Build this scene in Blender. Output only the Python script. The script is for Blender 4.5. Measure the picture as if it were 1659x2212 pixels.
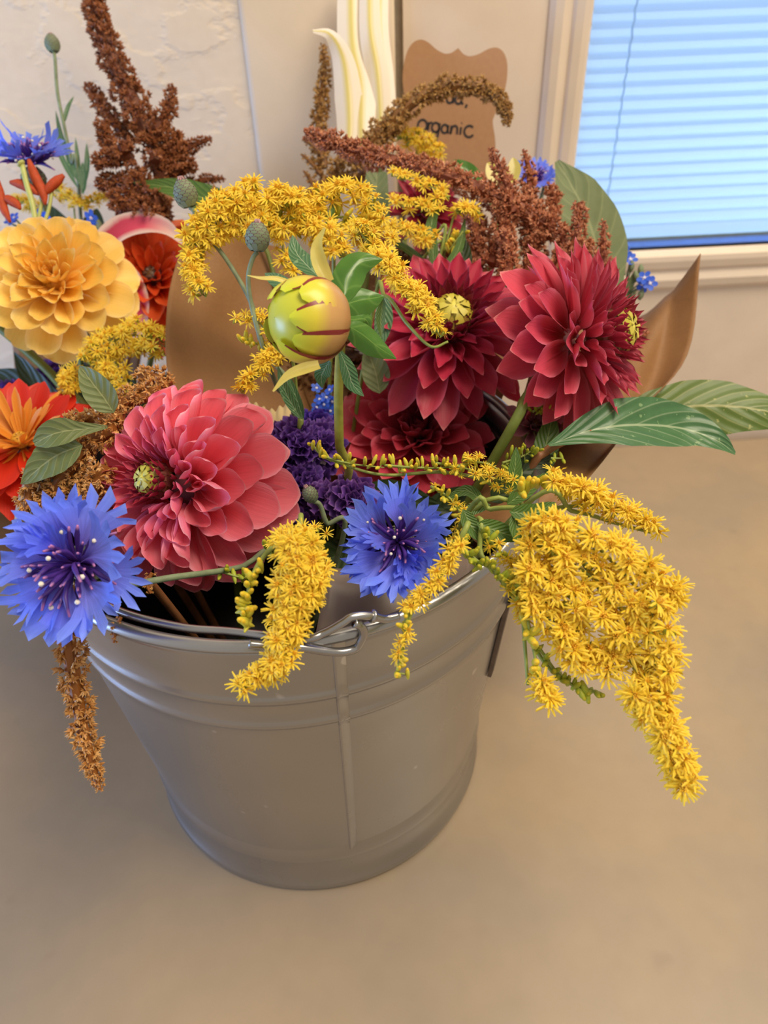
import bpy, math, random
import numpy as np
from mathutils import Matrix, Vector

# ------------------------------------------------------------------ camera
TZ = 0.75                                   # height of the table top above the floor
FPX, PITCH, ROLL = 1583.3, math.radians(37.64), math.radians(-2.17)
A = np.array
F = A([0, math.cos(PITCH), -math.sin(PITCH)])
_U0 = np.cross([1., 0, 0], F)
R = math.cos(ROLL) * A([1., 0, 0]) + math.sin(ROLL) * _U0
U = np.cross(R, F)
O = A([0, 0, .4405 + TZ])
sc = bpy.context.scene
for o in list(bpy.data.objects): bpy.data.objects.remove(o)
cam = bpy.data.cameras.new('camera'); co = bpy.data.objects.new('camera', cam); sc.collection.objects.link(co)
co.matrix_world = Matrix(((R[0], U[0], -F[0], O[0]), (R[1], U[1], -F[1], O[1]), (R[2], U[2], -F[2], O[2]), (0, 0, 0, 1)))
cam.sensor_fit = 'VERTICAL'; cam.sensor_height = 36; cam.sensor_width = 27
cam.lens = 36 * FPX / 2212; cam.clip_start = .02
cam.dof.use_dof = True; cam.dof.focus_distance = .315; cam.dof.aperture_fstop = cam.lens / 2.6
sc.camera = co

# ------------------------------------------------------------------ light
def s2l(c):
    return tuple(((x / 255) / 12.92 if x <= 10 else ((x / 255 + .055) / 1.055) ** 2.4) for x in c) + (1,)
w = bpy.data.worlds.new('world'); sc.world = w; w.use_nodes = True
w.node_tree.nodes['Background'].inputs[0].default_value = s2l((255, 243, 226)); w.node_tree.nodes['Background'].inputs[1].default_value = .38
def area(name, loc, target, size, power, col, sy=None):
    l = bpy.data.lights.new(name, 'AREA'); l.energy = power; l.color = s2l(col)[:3]
    l.size = size
    if sy: l.shape = 'RECTANGLE'; l.size_y = sy
    o = bpy.data.objects.new(name, l); sc.collection.objects.link(o); o.location = loc
    o.rotation_euler = (Vector(target) - Vector(loc)).to_track_quat('-Z', 'Y').to_euler()
    return o
area('ceiling_lamp', (.55, .10, TZ + 1.45), (0, .35, TZ), .7, 16, (255, 238, 212))
area('side_window_light', (-1.25, .05, TZ + .22), (0, .3, TZ + .1), .55, 12, (150, 190, 255), .42)
area('sky_through_door', (.55, 1.35, TZ + .55), (.35, .69, TZ + .33), 1.0, 5.6, (104, 182, 255), .9)
area('sunlit_yard', (.45, .90, TZ + .25), (.42, .70, TZ + .25), .8, .75, (200, 232, 255), .08)
vs = sc.view_settings; vs.view_transform = 'Standard'; vs.look = 'None'; vs.gamma = 1; vs.use_curve_mapping = False
vs.exposure = .35

# ------------------------------------------------------------------ helpers
rng = np.random.default_rng(11); rnd = random.Random(5)
def at(u, v, d): return O + d * (F + R * ((u - 829.5) / FPX) - U * ((v - 1106) / FPX))
def cdir(x, y, z):                       # right, up, towards the camera -> world
    v = R * x + U * y - F * z
    return v / np.linalg.norm(v)
def nz(v): return v / (np.linalg.norm(v) + 1e-12)
def pts(l): return A([at(*p) for p in l])
def px(n, d): return n * d / FPX         # pixels at a distance -> metres
def cr(P, n):                            # Catmull-Rom resample to n points
    P = A(P, float)
    if len(P) == 2: return P[0] + np.linspace(0, 1, n).reshape((-1,) + (1,) * (P.ndim - 1)) * (P[1] - P[0])
    Q = np.concatenate([(2 * P[0] - P[1])[None], P, (2 * P[-1] - P[-2])[None]])
    t = np.linspace(0, len(P) - 1, n); i = np.minimum(t.astype(int), len(P) - 2); f = (t - i).reshape((-1,) + (1,) * (P.ndim - 1))
    a, b, c, d = Q[i], Q[i + 1], Q[i + 2], Q[i + 3]
    return .5 * (2 * b + (c - a) * f + (2 * a - 5 * b + 4 * c - d) * f * f + (3 * b - a - 3 * c + d) * f ** 3)
def frames(P):
    T = np.gradient(P, axis=0); T /= np.linalg.norm(T, axis=1)[:, None] + 1e-12
    n = nz(np.cross(T[0], [.3, .2, .93])); N = []
    for t in T:
        n = nz(n - t * (n @ t)); N.append(n)
    N = A(N); return T, N, np.cross(T, N)

class MB:
    def __init__(s): s.v, s.f, s.uv, s.m, s.n = [], [], [], [], 0
    def add(s, V, Fc, UV=None, m=0):
        V = A(V, float).reshape(-1, 3)
        s.v.append(V); s.f += [tuple(i + s.n for i in f) for f in Fc]
        s.uv.append(A(UV, float).reshape(-1, 2) if UV is not None else np.zeros((len(V), 2)))
        s.m += [m] * len(Fc); s.n += len(V); return s
    def grid(s, G, m=0, close=False, uv=None):       # G [a, b, 3]
        G = A(G, float); a, b = G.shape[:2]; fs = []
        for i in range(a - 1):
            for j in range(b if close else b - 1):
                k = (j + 1) % b; fs.append((i * b + j, i * b + k, (i + 1) * b + k, (i + 1) * b + j))
        if uv is None:
            uv = np.stack(np.meshgrid(np.linspace(0, 1, b), np.linspace(0, 1, a)), -1)
        return s.add(G.reshape(-1, 3), fs, A(uv).reshape(-1, 2), m)
    def tube(s, P, r, k=6, m=0, n=None, cap=True):
        P = cr(P, n) if n else A(P, float); r = np.interp(np.linspace(0, 1, len(P)), np.linspace(0, 1, len(np.atleast_1d(r))), np.atleast_1d(r))
        T, N, B = frames(P); a = np.linspace(0, 2 * np.pi, k, endpoint=False)
        G = P[:, None] + r[:, None, None] * (np.cos(a)[None, :, None] * N[:, None] + np.sin(a)[None, :, None] * B[:, None])
        n0 = s.n; s.grid(G, m, True, np.stack(np.meshgrid(np.linspace(0, 1, k), np.linspace(0, 1, len(P))), -1))
        if cap: s.f += [tuple(n0 + i for i in range(k))[::-1], tuple(n0 + (len(P) - 1) * k + i for i in range(k))]; s.m += [m, m]
        return s
    def lathe(s, prof, k=24, m=0, c=(0, 0, 0)):      # prof [(r, z)]
        a = np.linspace(0, 2 * np.pi, k, endpoint=False); p = A(prof, float)
        G = np.stack([p[:, 0, None] * np.cos(a), p[:, 0, None] * np.sin(a), np.repeat(p[:, 1, None], k, 1)], -1) + A(c)
        return s.grid(G, m, True)
    def mesh(s, name, mats, smooth=True):
        me = bpy.data.meshes.new(name); V = np.vstack(s.v)
        me.from_pydata(V.tolist(), [], s.f); uv = np.vstack(s.uv)
        l = me.uv_layers.new(name='UVMap'); li = np.zeros(len(me.loops), int); me.loops.foreach_get('vertex_index', li)
        l.data.foreach_set('uv', uv[li].astype(np.float32).ravel())
        for m in (mats if isinstance(mats, (list, tuple)) else [mats]): me.materials.append(m)
        me.polygons.foreach_set('material_index', s.m)
        me.polygons.foreach_set('use_smooth', [smooth] * len(me.polygons)); me.update(); return me
def trimesh(name, V, Fc, uv, mat):               # fast path, V [n,3], F [m,3]
    me = bpy.data.meshes.new(name); n = len(Fc)
    me.vertices.add(len(V)); me.vertices.foreach_set('co', V.astype(np.float32).ravel())
    me.loops.add(3 * n); me.loops.foreach_set('vertex_index', Fc.astype(np.int32).ravel())
    me.polygons.add(n); me.polygons.foreach_set('loop_start', np.arange(0, 3 * n, 3, dtype=np.int32))
    l = me.uv_layers.new(name='UVMap'); l.data.foreach_set('uv', uv[Fc.ravel()].astype(np.float32).ravel())
    me.polygons.foreach_set('use_smooth', np.zeros(n, bool)); me.materials.append(mat); me.update(); me.validate(); return me

class Thing:
    def __init__(s, name, label, cat, loc, group=None, kind=None):
        s.o = bpy.data.objects.new(name, None); sc.collection.objects.link(s.o); s.loc = A(loc, float); s.o.location = s.loc
        s.o.empty_display_size = .01
        s.o['label'] = label; s.o['category'] = cat
        if group: s.o['group'] = group
    def add(s, name, me, M=None, col=None, label=None, kind=None, parent=None, off=True):
        o = bpy.data.objects.new(name, me); sc.collection.objects.link(o); o.parent = parent or s.o
        T = Matrix.Translation(-Vector(s.loc)) if parent is None else Matrix.Identity(4)
        o.matrix_local = T @ (M if M is not None else Matrix.Identity(4))
        if col: o.color = col
        if label: o['label'] = label
        if kind: o['kind'] = kind
        return o
def mat4(x, y, z, p, s=(1, 1, 1)):
    if np.isscalar(s): s = (s, s, s)
    return Matrix([[x[i] * s[0], y[i] * s[1], z[i] * s[2], p[i]] for i in range(3)] + [[0, 0, 0, 1]])
def basis(d, up=None):                           # columns with z = d
    d = nz(d); up = A([.13, .2, .97]) if up is None else up
    x = np.cross(up, d)
    if np.linalg.norm(x) < 1e-3: x = np.cross([1, 0, .1], d)
    x = nz(x); return x, np.cross(d, x), d
def top(name, me, label=None, cat=None, kind=None, loc=None, group=None):
    o = bpy.data.objects.new(name, me); sc.collection.objects.link(o)
    if loc is not None: o.location = loc
    if label: o['label'] = label
    if cat: o['category'] = cat
    if kind: o['kind'] = kind
    if group: o['group'] = group
    return o

# ------------------------------------------------------------------ materials
class NT:
    def __init__(s, name):
        s.m = bpy.data.materials.new(name); s.m.use_nodes = True; s.t = s.m.node_tree; s.t.nodes.clear()
        s.out = s.n('ShaderNodeOutputMaterial')
    def n(s, t, **k):
        x = s.t.nodes.new(t)
        for a, b in k.items(): setattr(x, a, b)
        return x
    def l(s, a, b): s.t.links.new(a, b)
    def put(s, sock, v):
        if isinstance(v, bpy.types.NodeSocket): s.l(v, sock)
        else: sock.default_value = v
    def math(s, op, a, b=0., c=None):
        x = s.n('ShaderNodeMath', operation=op); s.put(x.inputs[0], a); s.put(x.inputs[1], b)
        if c is not None: s.put(x.inputs[2], c)
        return x.outputs[0]
    def mix(s, f, a, b, mode='MIX'):
        x = s.n('ShaderNodeMix', data_type='RGBA', blend_type=mode); s.put(x.inputs[0], f); s.put(x.inputs[6], a); s.put(x.inputs[7], b); return x.outputs[2]
    def noise(s, vec, scale, detail=2, rough=.5):
        x = s.n('ShaderNodeTexNoise'); x.inputs['Scale'].default_value = scale; x.inputs['Detail'].default_value = detail; x.inputs['Roughness'].default_value = rough
        if vec is not None: s.l(vec, x.inputs['Vector'])
        return x.outputs[0]
    def ramp(s, f, stops):
        x = s.n('ShaderNodeValToRGB'); e = x.color_ramp.elements; s.l(f, x.inputs[0])
        while len(e) < len(stops): e.new(.5)
        for q, (p, c) in zip(e, stops): q.position = p; q.color = c if len(c) == 4 else s2l(c)
        return x.outputs[0]
    def mapped(s, vec, sc_):
        x = s.n('ShaderNodeMapping'); x.inputs['Scale'].default_value = sc_; s.l(vec, x.inputs[0]); return x.outputs[0]
    def uv(s):
        c = s.n('ShaderNodeTexCoord'); x = s.n('ShaderNodeSeparateXYZ'); s.l(c.outputs['UV'], x.inputs[0]); return c, x.outputs[0], x.outputs[1]
    def bump(s, h, st, dist=.001):
        x = s.n('ShaderNodeBump'); x.inputs['Strength'].default_value = st; x.inputs['Distance'].default_value = dist; s.l(h, x.inputs['Height']); return x.outputs[0]
    def bsdf(s, col, rough=.5, metal=0., trans=0., normal=None, spec=.5, tcol=None, coat=0.):
        p = s.n('ShaderNodeBsdfPrincipled'); s.put(p.inputs['Base Color'], col); s.put(p.inputs['Roughness'], rough); p.inputs['Metallic'].default_value = metal
        p.inputs['Specular IOR Level'].default_value = spec; p.inputs['Coat Weight'].default_value = coat
        if normal is not None: s.l(normal, p.inputs['Normal'])
        o = p.outputs[0]
        if trans:
            t = s.n('ShaderNodeBsdfTranslucent'); s.put(t.inputs[0], tcol if tcol is not None else col); x = s.n('ShaderNodeMixShader'); x.inputs[0].default_value = trans
            s.l(o, x.inputs[1]); s.l(t.outputs[0], x.inputs[2]); o = x.outputs[0]
        s.l(o, s.out.inputs[0]); return s.m

def petal_mat(name, throat, mid, edge, tip=None, trans=.3, rough=.45, streak=.16):
    t = NT(name); c, u, v = t.uv(); tip = tip or edge
    base = t.ramp(v, [(0., throat), (.35, mid), (.9, mid), (1., tip)])
    e = t.math('POWER', t.math('ABSOLUTE', t.math('SUBTRACT', t.math('MULTIPLY', u, 2.), 1.)), 5.)
    col = t.mix(t.math('MULTIPLY', e, .75), base, s2l(edge))
    oi = t.n('ShaderNodeObjectInfo')
    ns = t.noise(t.mapped(c.outputs['UV'], (26, 2.2, 1)), 1., 3)
    k = t.math('ADD', t.math('MULTIPLY', ns, streak * 2), t.math('ADD', t.math('MULTIPLY', oi.outputs['Random'], .22), .89 - streak))
    cc = t.n('ShaderNodeCombineXYZ'); [t.l(k, cc.inputs[i]) for i in range(3)]
    col = t.mix(1., col, cc.outputs[0], 'MULTIPLY'); col = t.mix(1., col, oi.outputs['Color'], 'MULTIPLY')
    nb = t.bump(ns, .35, .0006)
    return t.bsdf(col, rough, trans=trans, normal=nb)
def leaf_mat(name, base, dark, vein, trans=.25, rough=.42, nveins=9, dusty=None):
    t = NT(name); c, u, v = t.uv()
    au = t.math('ABSOLUTE', t.math('SUBTRACT', u, .5))
    mid = t.math('LESS_THAN', au, .022)
    sv = t.math('SINE', t.math('MULTIPLY', t.math('SUBTRACT', v, t.math('MULTIPLY', au, .55)), nveins * 6.283))
    sv2 = t.math('POWER', t.math('MAXIMUM', sv, 0.), 14.)
    ns = t.noise(c.outputs['Object'], 120., 3)
    col = t.mix(ns, s2l(dark), s2l(base))
    col = t.mix(t.math('MULTIPLY', sv2, .45), col, s2l(vein)); col = t.mix(t.math('MULTIPLY', mid, .8), col, s2l(vein))
    if dusty: col = t.mix(t.math('MULTIPLY', t.math('GREATER_THAN', t.noise(c.outputs['Object'], 260., 3), .67), .6), col, s2l(dusty))
    h = t.math('ADD', t.math('MULTIPLY', sv, .5), t.math('MULTIPLY', ns, .5))
    oi = t.n('ShaderNodeObjectInfo'); col = t.mix(1., col, oi.outputs['Color'], 'MULTIPLY')
    return t.bsdf(col, rough, trans=trans, normal=t.bump(h, .35, .0008))
def plain(name, col, rough=.5, var=.2, scale=200., trans=0., metal=0., spec=.5, bump=0.):
    t = NT(name); c = t.n('ShaderNodeTexCoord'); ns = t.noise(c.outputs['Object'], scale, 3)
    a = s2l(col); d = tuple(x * (1 - var) for x in a[:3]) + (1,); l = tuple(min(1, x * (1 + var)) for x in a[:3]) + (1,)
    cc = t.ramp(ns, [(.3, d), (.7, l)]); oi = t.n('ShaderNodeObjectInfo'); cc = t.mix(1., cc, oi.outputs['Color'], 'MULTIPLY')
    return t.bsdf(cc, rough, metal, trans, t.bump(ns, bump, .0005) if bump else None, spec)
def spike_mat(name, dark, mid, light, trans=.15):
    t = NT(name); c, u, v = t.uv()
    col = t.ramp(u, [(0., dark), (.5, mid), (1., light)]); col = t.mix(t.math('MULTIPLY', t.math('POWER', v, 2.), .55), col, s2l(light))
    return t.bsdf(col, .55, trans=trans)

M_stem = plain('stem_green', (120, 135, 62), .45, .25, 90, .1)
M_stem_pale = plain('stem_pale', (168, 178, 96), .45, .2, 90, .1)
M_stem_grey = plain('stem_grey_green', (128, 142, 108), .6, .25, 150, .1, bump=.3)
M_stem_red = plain('stem_red', (150, 100, 62), .5, .25, 90, .1)
M_leaf = leaf_mat('leaf_green', (92, 128, 52), (66, 100, 40), (150, 172, 100), dusty=None)
M_leaf_big = leaf_mat('leaf_amaranth', (108, 130, 58), (84, 112, 50), (176, 178, 120), .3, .4, 9, (190, 190, 120))
M_leaf_cool = leaf_mat('leaf_cool', (84, 128, 84), (62, 104, 62), (168, 186, 150), .2, .35, 8, (150, 180, 130))
M_leaf_dusty = leaf_mat('leaf_dusty', (124, 136, 92), (104, 120, 76), (150, 158, 110), .25, .6, 6)
M_leaf_grey = leaf_mat('leaf_soft_green', (132, 144, 92), (100, 118, 68), (168, 176, 124), .3, .5, 6)
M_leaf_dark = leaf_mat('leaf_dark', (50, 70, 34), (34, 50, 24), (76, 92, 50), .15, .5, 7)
M_sepal = leaf_mat('sepal_green', (86, 132, 46), (58, 102, 36), (112, 150, 68), .2, .25, 2)
M_bract = plain('bract_pale', (222, 208, 112), .25, .12, 90, .4)
M_kraft = None

# ------------------------------------------------------------------ the setting
WY = math.radians(2.07); WE = A([math.cos(WY), math.sin(WY), 0]); WN = A([-math.sin(WY), math.cos(WY), 0]); WC = .676
def wp(s, n, z): return WE * s + WN * (WC - n) + A([0, 0, TZ + z])      # n = proud of the wall, z above the table
def box(mb, f, a0, a1, b0, b1, c0, c1, m=0, bev=0):
    V = [f(a, b, c) for a in (a0, a1) for b in (b0, b1) for c in (c0, c1)]
    mb.add(V, [(0, 1, 3, 2), (4, 6, 7, 5), (0, 4, 5, 1), (2, 3, 7, 6), (0, 2, 6, 4), (1, 5, 7, 3)], None, m); return mb
def bevel(o, w, seg=2):
    b = o.modifiers.new('bevel', 'BEVEL'); b.width = w; b.segments = seg; b.limit_method = 'ANGLE'
    return o
ident = lambda x, y, z: A([x, y, z])
t = NT('plaster'); c = t.n('ShaderNodeTexCoord')
n1 = t.noise(t.mapped(c.outputs['Object'], (1, 1, 1.6)), 17., 4, .55); n2 = t.noise(c.outputs['Object'], 120., 2)
h = t.ramp(n1, [(.40, (0, 0, 0)), (.50, (128, 128, 128)), (.56, (255, 255, 255))]); h2 = t.n('ShaderNodeRGBToBW'); t.l(h, h2.inputs[0])
M_plaster = t.bsdf(t.mix(n2, s2l((226, 207, 180)), s2l((236, 218, 192))), .75, normal=t.bump(t.math('ADD', h2.outputs[0], t.math('MULTIPLY', n2, .15)), .32, .0022))
M_door = plain('door_paint', (224, 207, 188), .42, .03, 30)
M_trim = plain('trim_paint', (230, 212, 186), .5, .03, 30)
M_dark = plain('dark_gap', (150, 140, 124), .8, .1)
M_floor = plain('floor_tile', (150, 130, 108), .5, .1, 6)
t = NT('table_top'); c = t.n('ShaderNodeTexCoord')
n1 = t.noise(c.outputs['Object'], 5.5, 4, .55); n2 = t.noise(c.outputs['Object'], 60., 3); n3 = t.noise(c.outputs['Object'], 38., 1)
col = t.mix(t.ramp(n1, [(.38, (0, 0, 0)), (.62, (255, 255, 255))]), s2l((158, 142, 122)), s2l((173, 151, 122)))
col = t.mix(t.ramp(n3, [(.18, (140, 140, 140)), (.24, (0, 0, 0))]), col, s2l((140, 122, 104)))
M_table = t.bsdf(t.mix(.12, col, n2, 'MULTIPLY'), t.math('ADD', .3, t.math('MULTIPLY', n1, .15)), spec=.45, normal=t.bump(n2, .05, .001))

mb = MB(); box(mb, wp, -1.0, -.070, -.10, .006, -TZ, .95); o = top('wall_back', mb.mesh('wall_back', M_plaster, False), kind='structure')
mb = MB(); box(mb, wp, 1.05, 1.3, -.10, .006, -TZ, .95); box(mb, wp, -.07, 1.05, -.10, .006, .85, .95)
top('wall_right', mb.mesh('wall_right', M_plaster, False), kind='structure')
mb = MB(); box(mb, wp, -.070, .0465, -.10, .010, -TZ, .85); o = top('trim_1', mb.mesh('trim_1', M_trim, False), kind='structure'); bevel(o, .004, 3)
mb = MB(); box(mb, wp, .0465, .0535, -.09, -.006, -TZ, .85); top('trim_2', mb.mesh('trim_2', M_dark, False), kind='structure')
mb = MB(); box(mb, ident, -1.3, 1.5, -1.0, .9, -.02, 0.); top('floor', mb.mesh('floor', M_floor, False), kind='structure')
# door slab with the glazed opening
GS0, GS1, GZ0, GZ1 = .2005, .78, .2087, .84
dr = top('door_1', None, kind='structure'); dr.location = wp(.0535, 0, -TZ)
def dpart(name, mb_, mat_, smooth=False, bw=0, label=None):
    me = mb_.mesh(name, mat_, smooth); o = bpy.data.objects.new(name, me); sc.collection.objects.link(o); o.parent = dr; o.matrix_local = Matrix.Translation(-Vector(dr.location))
    if bw: bevel(o, bw, 3)
    return o
mb = MB()
for a in ((.0535, GS0, -TZ + .01, GZ1 + .1), (GS1, 1.0, -TZ + .01, GZ1 + .1), (GS0, GS1, -TZ + .01, GZ0), (GS0, GS1, GZ1, GZ1 + .1)): box(mb, wp, a[0], a[1], -.04, 0, a[2], a[3])
dpart('slab', mb, M_door, bw=0)
# window surround: stepped profile swept around the opening
prof = [(-.034, 0), (-.034, .002), (-.030, .0055), (-.024, .007), (-.019, .0045), (-.0165, .004), (-.014, .0065), (-.008, .008), (-.004, .0075), (-.002, .004), (0, .002), (0, -.008)]
mb = MB(); G = []
for (o_, n_) in prof:
    G.append([wp(GS0 + o_, n_, GZ0 + o_ * 1.15), wp(GS0 + o_, n_, GZ1 - o_), wp(GS1 - o_, n_, GZ1 - o_), wp(GS1 - o_, n_, GZ0 + o_ * 1.15)])
mb.grid(A(G), 0, True); dpart('glazing_frame', mb, M_door)
t = NT('pane_glass'); g = t.n('ShaderNodeBsdfGlossy'); g.inputs['Roughness'].default_value = .02; tr = t.n('ShaderNodeBsdfTransparent'); fr = t.n('ShaderNodeFresnel'); fr.inputs[0].default_value = 1.45
x = t.n('ShaderNodeMixShader'); t.l(fr.outputs[0], x.inputs[0]); t.l(tr.outputs[0], x.inputs[1]); t.l(g.outputs[0], x.inputs[2]); t.l(x.outputs[0], t.out.inputs[0]); M_glass = t.m
mb = MB(); box(mb, wp, GS0 + .001, GS1 - .001, -.0040, -.0030, GZ0 + .001, GZ1 - .001)
wnd = top('window_1', mb.mesh('window_1', M_glass, False), kind='structure')
# blind between the panes
t = NT('blind_slat'); M_slat = t.bsdf(s2l((225, 238, 252)), .5, trans=.62, tcol=s2l((235, 245, 255)))
M_rail = plain('blind_rail', (165, 180, 172), .5, .05); M_blue = plain('blind_bottom', (190, 212, 250), .5, .04, trans=.8)
bl = Thing('window_blind', 'closed pale blue horizontal slat blind in the door window', 'blind', wp(GS0 + .005, -.02, GZ0 + .012))
mb = MB(); prof = []
for i, a in enumerate(np.linspace(-1, 1, 7)):
    prof.append((.0036 * (a) + .0010 * (1 - a * a), -.0062 * a))
P = [[wp(GS0 + .0035 + q * (GS1 - GS0 - .007), -.011 + n_, 0 + z_) for n_, z_ in prof] for q in (0, .25, .5, .75, 1)]
me = MB().grid(A(P) - A(wp(GS0, -.02, 0))).mesh('slat', M_slat)
for k in range(58):
    z = .2245 + .0103 * k
    if z > GZ1 - .01: break
    bl.add('slat', me, Matrix.Translation(Vector(wp(GS0, -.02, z))))
mb = MB(); box(mb, wp, GS0 + .0035, GS1 - .0035, -.015, -.007, .2150, .2180); bl.add('bottom_rail', mb.mesh('rail', M_rail, False))
mb = MB(); box(mb, wp, GS0 + .0035, GS1 - .0035, -.011, -.008, GZ0 + .0002, .2140); bl.add('light_strip', mb.mesh('strip', M_blue, False))
M_cord = plain('cord', (235, 245, 255), .4, .05, trans=.85)
mb = MB(); zz = np.linspace(GZ0 + .018, .80, 150); mb2 = []
mb.tube([wp(.2365 + .0006 * math.sin(z * 520), -.0058 + .0006 * math.cos(z * 520), z) for z in zz], .0009, 5); bl.add('cord', mb.mesh('cord', M_cord))
# table
tb = Thing('table', 'smooth tan table top holding the metal pail', 'table', (0.05, .2, 0))
mb = MB(); box(mb, ident, -.72, .80, -.45, .655, TZ - .03, TZ); o = tb.add('tabletop', mb.mesh('tabletop', M_table, False)); bevel(o, .003, 2)
o = tb.o
yb = [wp(-.75, .0015, 0), wp(.80, .0015, 0)]
me_ = tb.o.children[0].data; 
for v_ in me_.vertices:
    if v_.co.y > .6: v_.co.y = (WC - .0125 - (-math.sin(WY)) * v_.co.x) / math.cos(WY)
me = MB(); box(me, ident, -.02, .02, -.02, .02, 0, TZ - .03); me = me.mesh('leg', M_trim, False)
for lx, ly in ((-.65, -.4), (.72, -.4), (-.65, .57), (.72, .6)): tb.add('leg', me, Matrix.Translation((lx, ly, 0)))

# ------------------------------------------------------------------ galvanised pail
BX, BY, BH, RB, RT = -.0500, .3158, .2335, .1030, .1268
BC = A([BX, BY, TZ])
t = NT('galvanised'); c = t.n('ShaderNodeTexCoord')
n1 = t.noise(c.outputs['Object'], 22., 4, .6); n2 = t.noise(c.outputs['Object'], 9., 2); n3 = t.noise(c.outputs['Object'], 75., 1)
col = t.mix(n2, s2l((160, 160, 160)), s2l((184, 183, 182))); col = t.mix(t.ramp(n3, [(.76, (0, 0, 0)), (.80, (200, 200, 200))]), col, s2l((225, 228, 232)))
M_galv = t.bsdf(col, t.math('ADD', .22, t.math('MULTIPLY', n1, .14)), .92, normal=t.bump(n2, .08, .004))
M_wire = plain('steel_wire', (170, 170, 172), .25, .1, 60, metal=.95)
pail = Thing('metal_pail', 'galvanised metal pail full of flowers, standing alone on the table', 'pail', BC)
def rw(z): return RB + (RT - RB) * z / BH
def ring(z, h=.0016, w_=.0045): return [(rw(z + a * w_) + h * (1 + math.cos(a * math.pi)) / 2, z + a * w_) for a in (-1, -.6, -.3, 0, .3, .6, 1)]
prof = [(rw(.034), .034), (rw(.040) - .0004, .040), (rw(.06), .06), (rw(.10), .10), (rw(.14), .14), (rw(.165), .165)] + ring(.1765) + ring(.1955) + [(rw(.21), .21), (rw(.225), .225), (rw(BH - .002), BH - .002)]
inner = [(r_ - .0012, z_) for r_, z_ in prof[::-1]]
mb = MB(); mb.lathe(prof + inner + [(rw(.012) - .003, .012), (.0005, .012)], 128)
mbl = MB(); mbl.lathe([(RT - .006, BH - .014), (RT - .004, BH - .012), (RT - .005, BH - .014), (rw(.10) - .004, .10), (rw(.03) - .004, .03), (.001, .03)], 64)
pail.add('darkening_shell', mbl.mesh('darkening_shell', plain('darkening_black', (22, 18, 20), .35, .2)), Matrix.Translation(BC), label='black shell added to darken the pail interior')  # black inner shell, added only to keep the inside of the pail dark
pail.add('body', mb.mesh('body', M_galv), Matrix.Translation(BC), label='tapered sheet metal wall with two raised rings')
mb = MB(); mb.lathe([(rw(.046) - .0006, .046), (rw(.041) + .0006, .041), (rw(.036) + .0020, .036), (rw(.031) + .0014, .031), (rw(.022) + .0008, .022), (rw(.012) + .0018, .012), (rw(.006) + .0044, .0065), (rw(.003) + .0056, .0040), (rw(0) + .0054, .0018), (rw(0) + .0044, .0), (rw(0) + .002, .0), (rw(.004) + .0006, .006)], 128)
pail.add('foot_ring', mb.mesh('foot_ring', M_galv), Matrix.Translation(BC))
a = np.linspace(0, 2 * np.pi, 11)[:-1]; mb = MB(); mb.lathe([(RT + .0004 + .0028 * math.cos(x_), BH + .0028 * math.sin(x_)) for x_ in np.linspace(0, 2 * np.pi, 13)], 128)
pail.add('rim', mb.mesh('rim', M_galv), Matrix.Translation(BC))
def bp(ang, r_, z): return BC + A([r_ * math.cos(math.radians(ang)), r_ * math.sin(math.radians(ang)), z])
mb = MB(); sa = -76.6
G = [[bp(sa + da, rw(z) + (ring_ := .0002 + .0014 * math.exp(-((z - .1765) / .003) ** 2) + .0014 * math.exp(-((z - .1955) / .003) ** 2)) + e_, z) for da, e_ in ((-.7, -.0008), (-.62, .0006), (-.1, .0007), (.35, .0001), (1.7, .0001), (1.9, -.0008))] for z in np.linspace(.004, BH - .003, 90)]
mb.grid(G); pail.add('side_seam', mb.mesh('seam', M_galv))
# wire ear and the bail folded down on the rim
def on(u, v, extra=0.):                     # point on the pail's outside near the rim, seen at (u, v)
    best = None
    for ang in np.linspace(-150, 20, 341):
        for z in np.linspace(.19, .25, 61):
            q = bp(ang, rw(min(z, BH)) + extra, z) - O; zz_ = q @ F; uu, vv = 829.5 + FPX * (q @ R) / zz_, 1106 - FPX * (q @ U) / zz_
            e_ = (uu - u) ** 2 + (vv - v) ** 2
            if best is None or e_ < best[0]: best = (e_, q + O)
    return best[1]
E1 = [on(u, v, .005) for u, v in ((540, 1390), (566, 1396), (610, 1398), (650, 1399), (700, 1404), (740, 1407), (768, 1400), (783, 1383), (786, 1365), (778, 1352), (764, 1346))]
mb = MB(); mb.tube(E1, .0017, 8, n=50); pail.add('ear', mb.mesh('ear', M_wire))
E2 = [bp(an, RT - .0055, BH + .002) for an in (-215, -190, -165, -140, -120, -105, -95)]
E2 += [on(u, v, .0035) + A([0, 0, .002]) for u, v in ((655, 1385), (700, 1374), (735, 1355), (765, 1341), (800, 1338), (830, 1345), (860, 1340))]
mb = MB(); mb.tube(E2, .0017, 8, n=120)
P = cr(E2, 120); i = int(np.argmin(np.linalg.norm(P - on(803, 1339, .0035), axis=1))); T, N, B = frames(P)
mb.tube([P[i] - T[i] * .0006, P[i] + T[i] * .0006], .0026, 10)
pail.add('handle', mb.mesh('handle', M_wire), label='wire handle folded down along the rim')
mb = MB(); mb.tube([bp(-12, rw(.19) + .0006, .19), bp(-12, rw(.15) + .003, .15)], .003, 6)
mb = MB(); Gs = [[bp(a_, rw(z) + r_, z) for a_, r_ in ((-26, .0003), (-26, .0026), (-23, .0026), (-23, .0003), (-26, .0003))] for z in np.linspace(.118, .178, 6)]
mb.grid(Gs); pail.add('dark_side_strip', mb.mesh('oblong', plain('oblong', (92, 76, 66), .5)))  # narrow dark brown strip down the right side of the pail

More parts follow.
